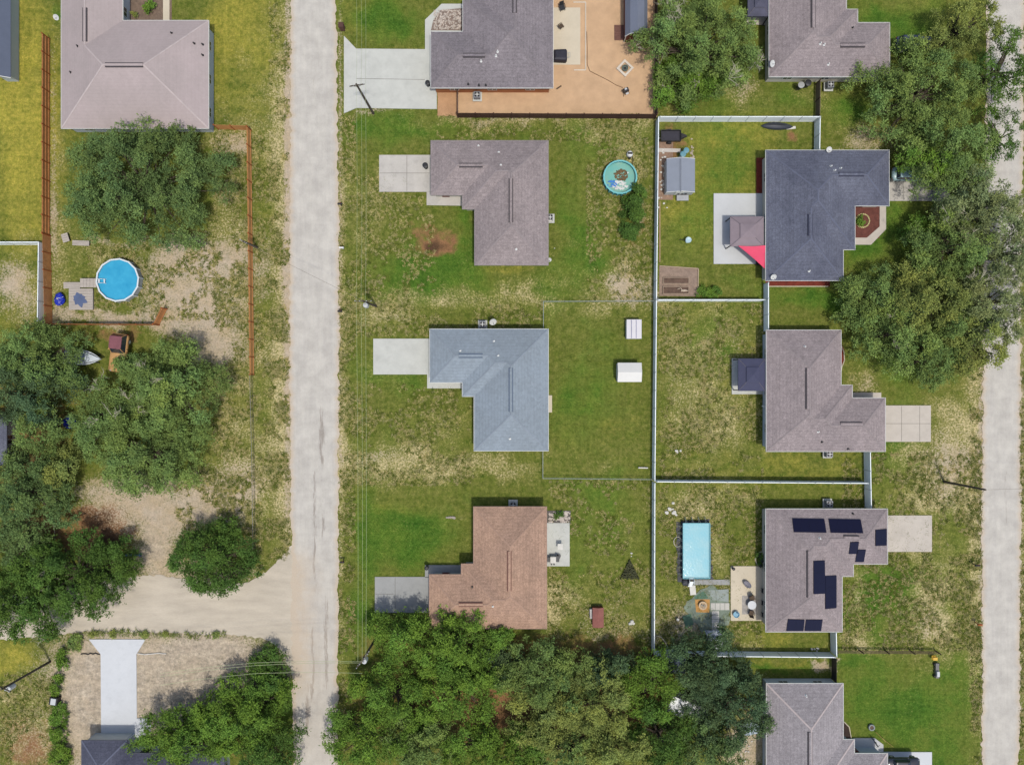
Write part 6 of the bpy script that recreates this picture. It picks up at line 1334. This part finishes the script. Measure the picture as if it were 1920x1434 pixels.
# right lawn: tyre planter, leaning thing, yellow seat
x, y = P(1635, 1364, .3); o = thing('tyre_planter', 'pale tyre planter ring on the lawn above the driveway with the black car', 'planter', (x, y, 0)); MB().lathe(0, 0, [(.28, .05), (.42, 0), (.46, .15), (.42, .3), (.28, .28), (.24, .15), (.28, .05)], 20).build('tyre', mat('painted grey tyre', pc(150, 156, 156), .7), o); mb = MB(); mb.cyl(0, 0, .05, .2, .27); mb.build('soil', MATS['dark brown soil'], o)
W = [(*P(a, b), .3) for a, b in ((1640, 1370), (1655, 1384), (1673, 1398))]; mb = MB(); mb.path(W, .05); mb.obox(W[1][0], W[1][1], .2, .4, .7, .14, -.8); tag(mb.build('garden_tool', mat('yellow brown handle', pc(150, 140, 70), .7), None, W[0]), 'yellow handled tool lying right of the tyre planter', 'tool')
x, y = P(1757, 1254, .4); o = thing('lawn_mower', 'grey lawn machine with yellow hood at the end of the brown rail fence', 'mower', (x, y, 0)); mb = MB(); mb.box(-.22, -1.2, .2, .22, .8, .5); mb.build('deck', mat('grey metal deck', pc(120, 118, 118), .5, .2), o); mb = MB(); mb.box(-.7, 1.3, .3, -.1, 1.7, .7); mb.path([(-.8, 1.4, .6), (-.8, 1.9, .6), (-.3, 1.9, .6)], .06); mb.build('hood', mat('yellow plastic', pc(226, 180, 60), .5), o); mb = MB(); mb.box(-.2, -.9, .5, .15, -.2, .8); mb.build('seat', can, o)
for sy in (-1, .6):
    for sx in (-1, 1): mb = MB(); mb.tube((sx*.24, sy, .2), (sx*.36, sy, .2), .2, n=12); mb.build('wheel', blk, o)
# box by hedge, items by bottom house
x, y = P(102, 1313, .6); o = thing('utility_box', 'black cabinet with pale top between the hedge bushes', 'cabinet', (x, y, 0), -.15); mb = MB(); mb.box(-.55, -.5, 0, .55, .5, .9); mb.build('cabinet', iron, o); mb = MB(); mb.box(-.3, -.42, .9, .38, .42, .98); mb.build('lid', can, o)
x, y = P(1404, 1368, .6); o = thing('covered_table', 'table under a loose pale blue cloth left of the mid grey roof', 'table', (x, y, 0)); mb = MB(); mb.blob(0, .2, .6, 1.5, .9, .35, 16, 8, .18, random.Random(6)); mb.build('cloth', mat('pale blue cloth', pc(190, 204, 224), .7, .06), o); mb = MB()
for sx in (-1.2, 1.2): mb.box(sx-.05, -.8, 0, sx+.05, -.7, .7)
mb.build('leg', iron, o)
bin_('round pale post lamp with dark top left of the mid grey roof', 1414, 1341, can, .25, .9, 'garden_lamp', 'lamp', blk)
rocks('loose white paper and debris left of the mid grey roof', 1395, 1400, (.8, .9), 20, .15, whs, 21)
x, y = P(1290, 1332, 2.6); o = thing('camper', 'white camper roof glimpsed between the dark trees', 'camper', (x, y, 0), -.35); mb = MB(); mb.box(-2.6, -1.15, .5, 2.6, 1.15, 2.6); mb.build('body', mat('white camper body', pc(226, 228, 230), .4, .03), o); mb = MB(); mb.box(-.4, -.35, 2.6, .4, .35, 2.78); mb.build('roof_vent', can, o)
for sx in (-.5, .5):
    for sy in (-1, 1): mb = MB(); mb.tube((sx, sy*.95, .35), (sx, sy*1.16, .35), .35, n=14); mb.build('wheel', blk, o)
mb = MB(); mb.box(-1.6, 1.15, 1.3, -.6, 1.17, 2.0); mb.build('window', glass, o)
x, y = P(1640, 1390, .4); o = thing('bicycle', 'dark bicycle parked on the pale porch above the black car', 'bicycle', (x, y, .06), -1.0); tor = lambda cx_: [(cx_+.33*cos(6.28*i/16), 0, .33+.33*sin(6.28*i/16)) for i in range(17)]
for cx_ in (-.5, .5): MB().path(tor(cx_), .03, 5).build('wheel', blk, o)
MB().path([(-.5, 0, .33), (-.15, 0, .8), (.35, 0, .8), (0, 0, .33), (-.5, 0, .33)], .025).path([(.5, 0, .33), (.33, 0, .95)], .025).build('frame', mat('dark blue frame', pc(40, 50, 80), .4), o)
mb = MB(); mb.path([(.33, -.28, .98), (.33, .28, .98)], .025); mb.build('handlebar', iron, o); mb = MB(); mb.blob(-.18, 0, .88, .15, .08, .05, 8, 5); mb.build('saddle', blk, o)

# ================================================================ VEHICLES
def car(label, px, py, rz, paint, L=4.6, Wd=1.85, hh=1.5, cab=(-1.5, 1.0), roofm=None, pickup=False, nm='parked_car', cat='car', mirror=True):
    o = thing(nm, label, cat); hw = Wd/2; n = 20; secs = []
    for k in range(n+1):
        t_ = k/n; x_ = -L/2+L*t_; e = min(t_, 1-t_)*2; w_ = hw*(1-.22*max(0, 1-e*7)**2); top = .92-.16*max(0, (t_-.62)/.38)**1.5-.07*max(0, 1-e*9); bot = .28+.14*max(0, 1-e*8)
        secs.append([(x_, -w_*.9, bot), (x_, -w_, .5), (x_, -w_*.98, .74), (x_, -w_*.84, top), (x_, 0, top+.035), (x_, w_*.84, top), (x_, w_*.98, .74), (x_, w_, .5), (x_, w_*.9, bot)])
    MB().loft(secs).build('body', paint, o, smooth=True)
    c0, c1 = cab; zb_ = .86; zt_ = hh; g = MB(); S_ = lambda x_, w_, z_: [(x_, -w_, z_), (x_, w_, z_)]
    ring = lambda x0, x1, w_, z_: [(x0, -w_*.9, z_), (x0+.12, -w_, z_), (x1-.18, -w_, z_), (x1, -w_*.82, z_), (x1, w_*.82, z_), (x1-.18, w_, z_), (x0+.12, w_, z_), (x0, w_*.9, z_)]
    g.loft([ring(c0, c1, hw*.88, zb_), ring(c0+.28, c1-.55, hw*.73, zt_-.06)]).build('windows', glass, o)
    MB().loft([ring(c0+.26, c1-.53, hw*.75, zt_-.07), ring(c0+.28, c1-.56, hw*.73, zt_-.01), ring(c0+.42, c1-.72, hw*.6, zt_+.02)]).build('roof', roofm or paint, o)
    for sy in (-1, 1):
        for (xa, za, xb, zb2) in ((c1-.12, zb_+.03, c1-.58, zt_-.04), (c0+.03, zb_+.03, c0+.3, zt_-.04)):
            mb = MB(); mb.tube((xa, sy*hw*.78, za), (xb, sy*hw*.68, zb2), .045, n=5); mb.build('pillar', paint, o)
    for sx in (-L*.31, L*.31):
        for sy in (-1, 1):
            mb = MB(); mb.tube((sx, sy*(hw-.20), .33), (sx, sy*(hw+.015), .33), .33, n=18); wl = mb.build('wheel', blk, o); mb = MB(); mb.tube((sx, sy*(hw+.012), .33), (sx, sy*(hw+.03), .33), .2, n=12); mb.build('rim', galv, wl)
    for sy in (-1, 1):
        mb = MB(); mb.blob(L/2-.2, sy*hw*.68, .68, .16, .2, .09, 8, 5); mb.build('headlight', can, o); mb = MB(); mb.box(-L/2-.005, sy*hw*.7-.15, .64, -L/2+.08, sy*hw*.7+.15, .76); mb.build('tail_light', mat('red tail light', pc(150, 24, 24), .3), o)
        if mirror: mb = MB(); mb.blob(c1-.45, sy*(hw+.08), .98, .08, .12, .07, 8, 5); mb.build('mirror', paint, o)
    if pickup: mb = MB(); mb.box(-L/2+.15, -hw*.8, .88, c0-.08, hw*.8, .955); mb.build('cargo_bed', iron, o)
    return put(o, px, py, rz, 1.0)
cblk = mat('black car paint', pc(30, 32, 40), .2, .05, spec=.6, coat=.6); cdark = mat('dark blue grey car paint', pc(60, 68, 92), .25, .05, spec=.6, coat=.5); cgrn = mat('pale green grey car paint', pc(150, 176, 180), .3, .05, coat=.4)
car('black car parked on the white driveway at the bottom edge', 1688, 1428, 0, cblk, 4.5, 1.85, 1.45)
car('dark blue grey car at the top right house under the tree', 1708, 86, 0, cdark, 4.8, 1.9, 1.6, (-2.1, 1.0))
car('pale car beside the navy roofed house, mostly hidden by leaves', 1700, 329, 0, cgrn, 4.7, 1.85, 1.6, (-1.9, .9))
pk = car('old orange pickup with faded maroon cab roof between the trees', 228, 662, -pi/2-.12, mat('orange car paint', pc(204, 158, 104), .5, .1), 4.6, 1.85, 1.75, (-2.25, .1), mat('maroon vinyl roof', pc(136, 84, 92), .7, .15), nm='parked_pickup', cat='pickup'); pk.scale = (1.12, 1.2, 1.12)
x, y = P(126, 792, 1); mb = MB(); mb.blob(x, y, .5, .9, .9, .6, 12, 7, .3, random.Random(4)); tag(mb.build('tarpaulin', MATS['bright blue tarpaulin'], None, (x, y, 0)), 'dark blue tarp showing through a gap in the left hand trees', 'tarp')
x, y = P(250, 1040, .3); mb = MB(); mb.tube((x-1, y, .3), (x+1, y, .3), .12, n=8); mb.box(x-1, y-.2, 0, x-.9, y+.2, .5); mb.box(x+.9, y-.2, 0, x+1, y+.2, .5); tag(mb.build('road_barrier', mat('blue grey painted bar', pc(90, 120, 150), .6), None, (x, y, 0)), 'low blue grey bar at the lower edge of the pale sandy patch', 'barrier')
for k, (x0, x1, lab) in enumerate(((152, 188, 'left'), (258, 312, 'right'))):
    W = [(*P(x0+(x1-x0)*i/8, 1225+rnd.uniform(-1.5, 1.5)), .04) for i in range(9)]; tag(MB().path(W, .08, 5).build('silt_fence', whs if k else iron, None, W[0]), 'thin eroded silt strip on the %s of the flared white driveway' % lab, 'edging')

# clutter round the lower pool yard and the house walls
for k, (px, py, lab) in enumerate(((1424, 1040, 'top'), (1427, 1050, 'middle'), (1424, 1059, 'lowest'))):
    bin_('%s dark flower pot in the curved bed by the solar house wall' % lab, px, py, blk, .22, .4, 'flower_pot', 'pot')
    shrub('small plant growing in the %s dark pot by the solar house wall' % lab, px, py, 5, 5, .75, 'deep', 120+k, 300)
x, y = P(1286, 1092, .3); o = thing('tarpaulin_heap', 'dark grey tarpaulin heap at the lower left corner of the rectangular pool', 'tarp', (x, y, 0)); mb = MB(); mb.blob(0, 0, .2, .55, .5, .28, 12, 7, .3, random.Random(16)); mb.build('cloth', mat('dark grey tarp', pc(70, 72, 80), .6, .2, 2), o)
x, y = P(1299, 1106, .1); mb = MB(); mb.obox(x, y, 0, .12, .8, 1.3, .1); tag(mb.build('plank', whs, None, (x, y, 0)), 'white board lying below the ladder of the rectangular pool', 'board')
x, y = P(1271, 1016, .2); mb = MB(); mb.path([(x+.5*cos(a)*(1+.12*(k % 2)), y+.7*sin(a), .05+.02*(k % 3)) for k, a in enumerate([i*.5 for i in range(34)])], .035, 5); tag(mb.build('garden_hose', mat('pale hose', pc(206, 200, 186), .5), None, (x, y, 0)), 'coiled pale hose left of the rectangular pool', 'hose')
x, y = P(1262, 1196, .1); mb = MB(); rd = random.Random(44)
bin_('small white bucket on the dry grass near the dark green mat', 1270, 1160, whs, .18, .35, 'bucket', 'bucket')
x, y = P(1425, 492, .3); o = thing('storage_box', 'black storage box at the lower corner of the white patio under the pink sail', 'storage box', (x, y, .06)); mb = MB(); mb.box(-.5, -.35, 0, .5, .35, .5); mb.build('box', blk, o); mb = MB(); mb.box(-.53, -.38, .5, .53, .38, .56); mb.build('lid', iron, o)
boards('low dark wooden step at the right side of the wood chip yard shed', 'wooden_step', 'step', 1218, 70, 1224, 84, .2, greyw, 3)
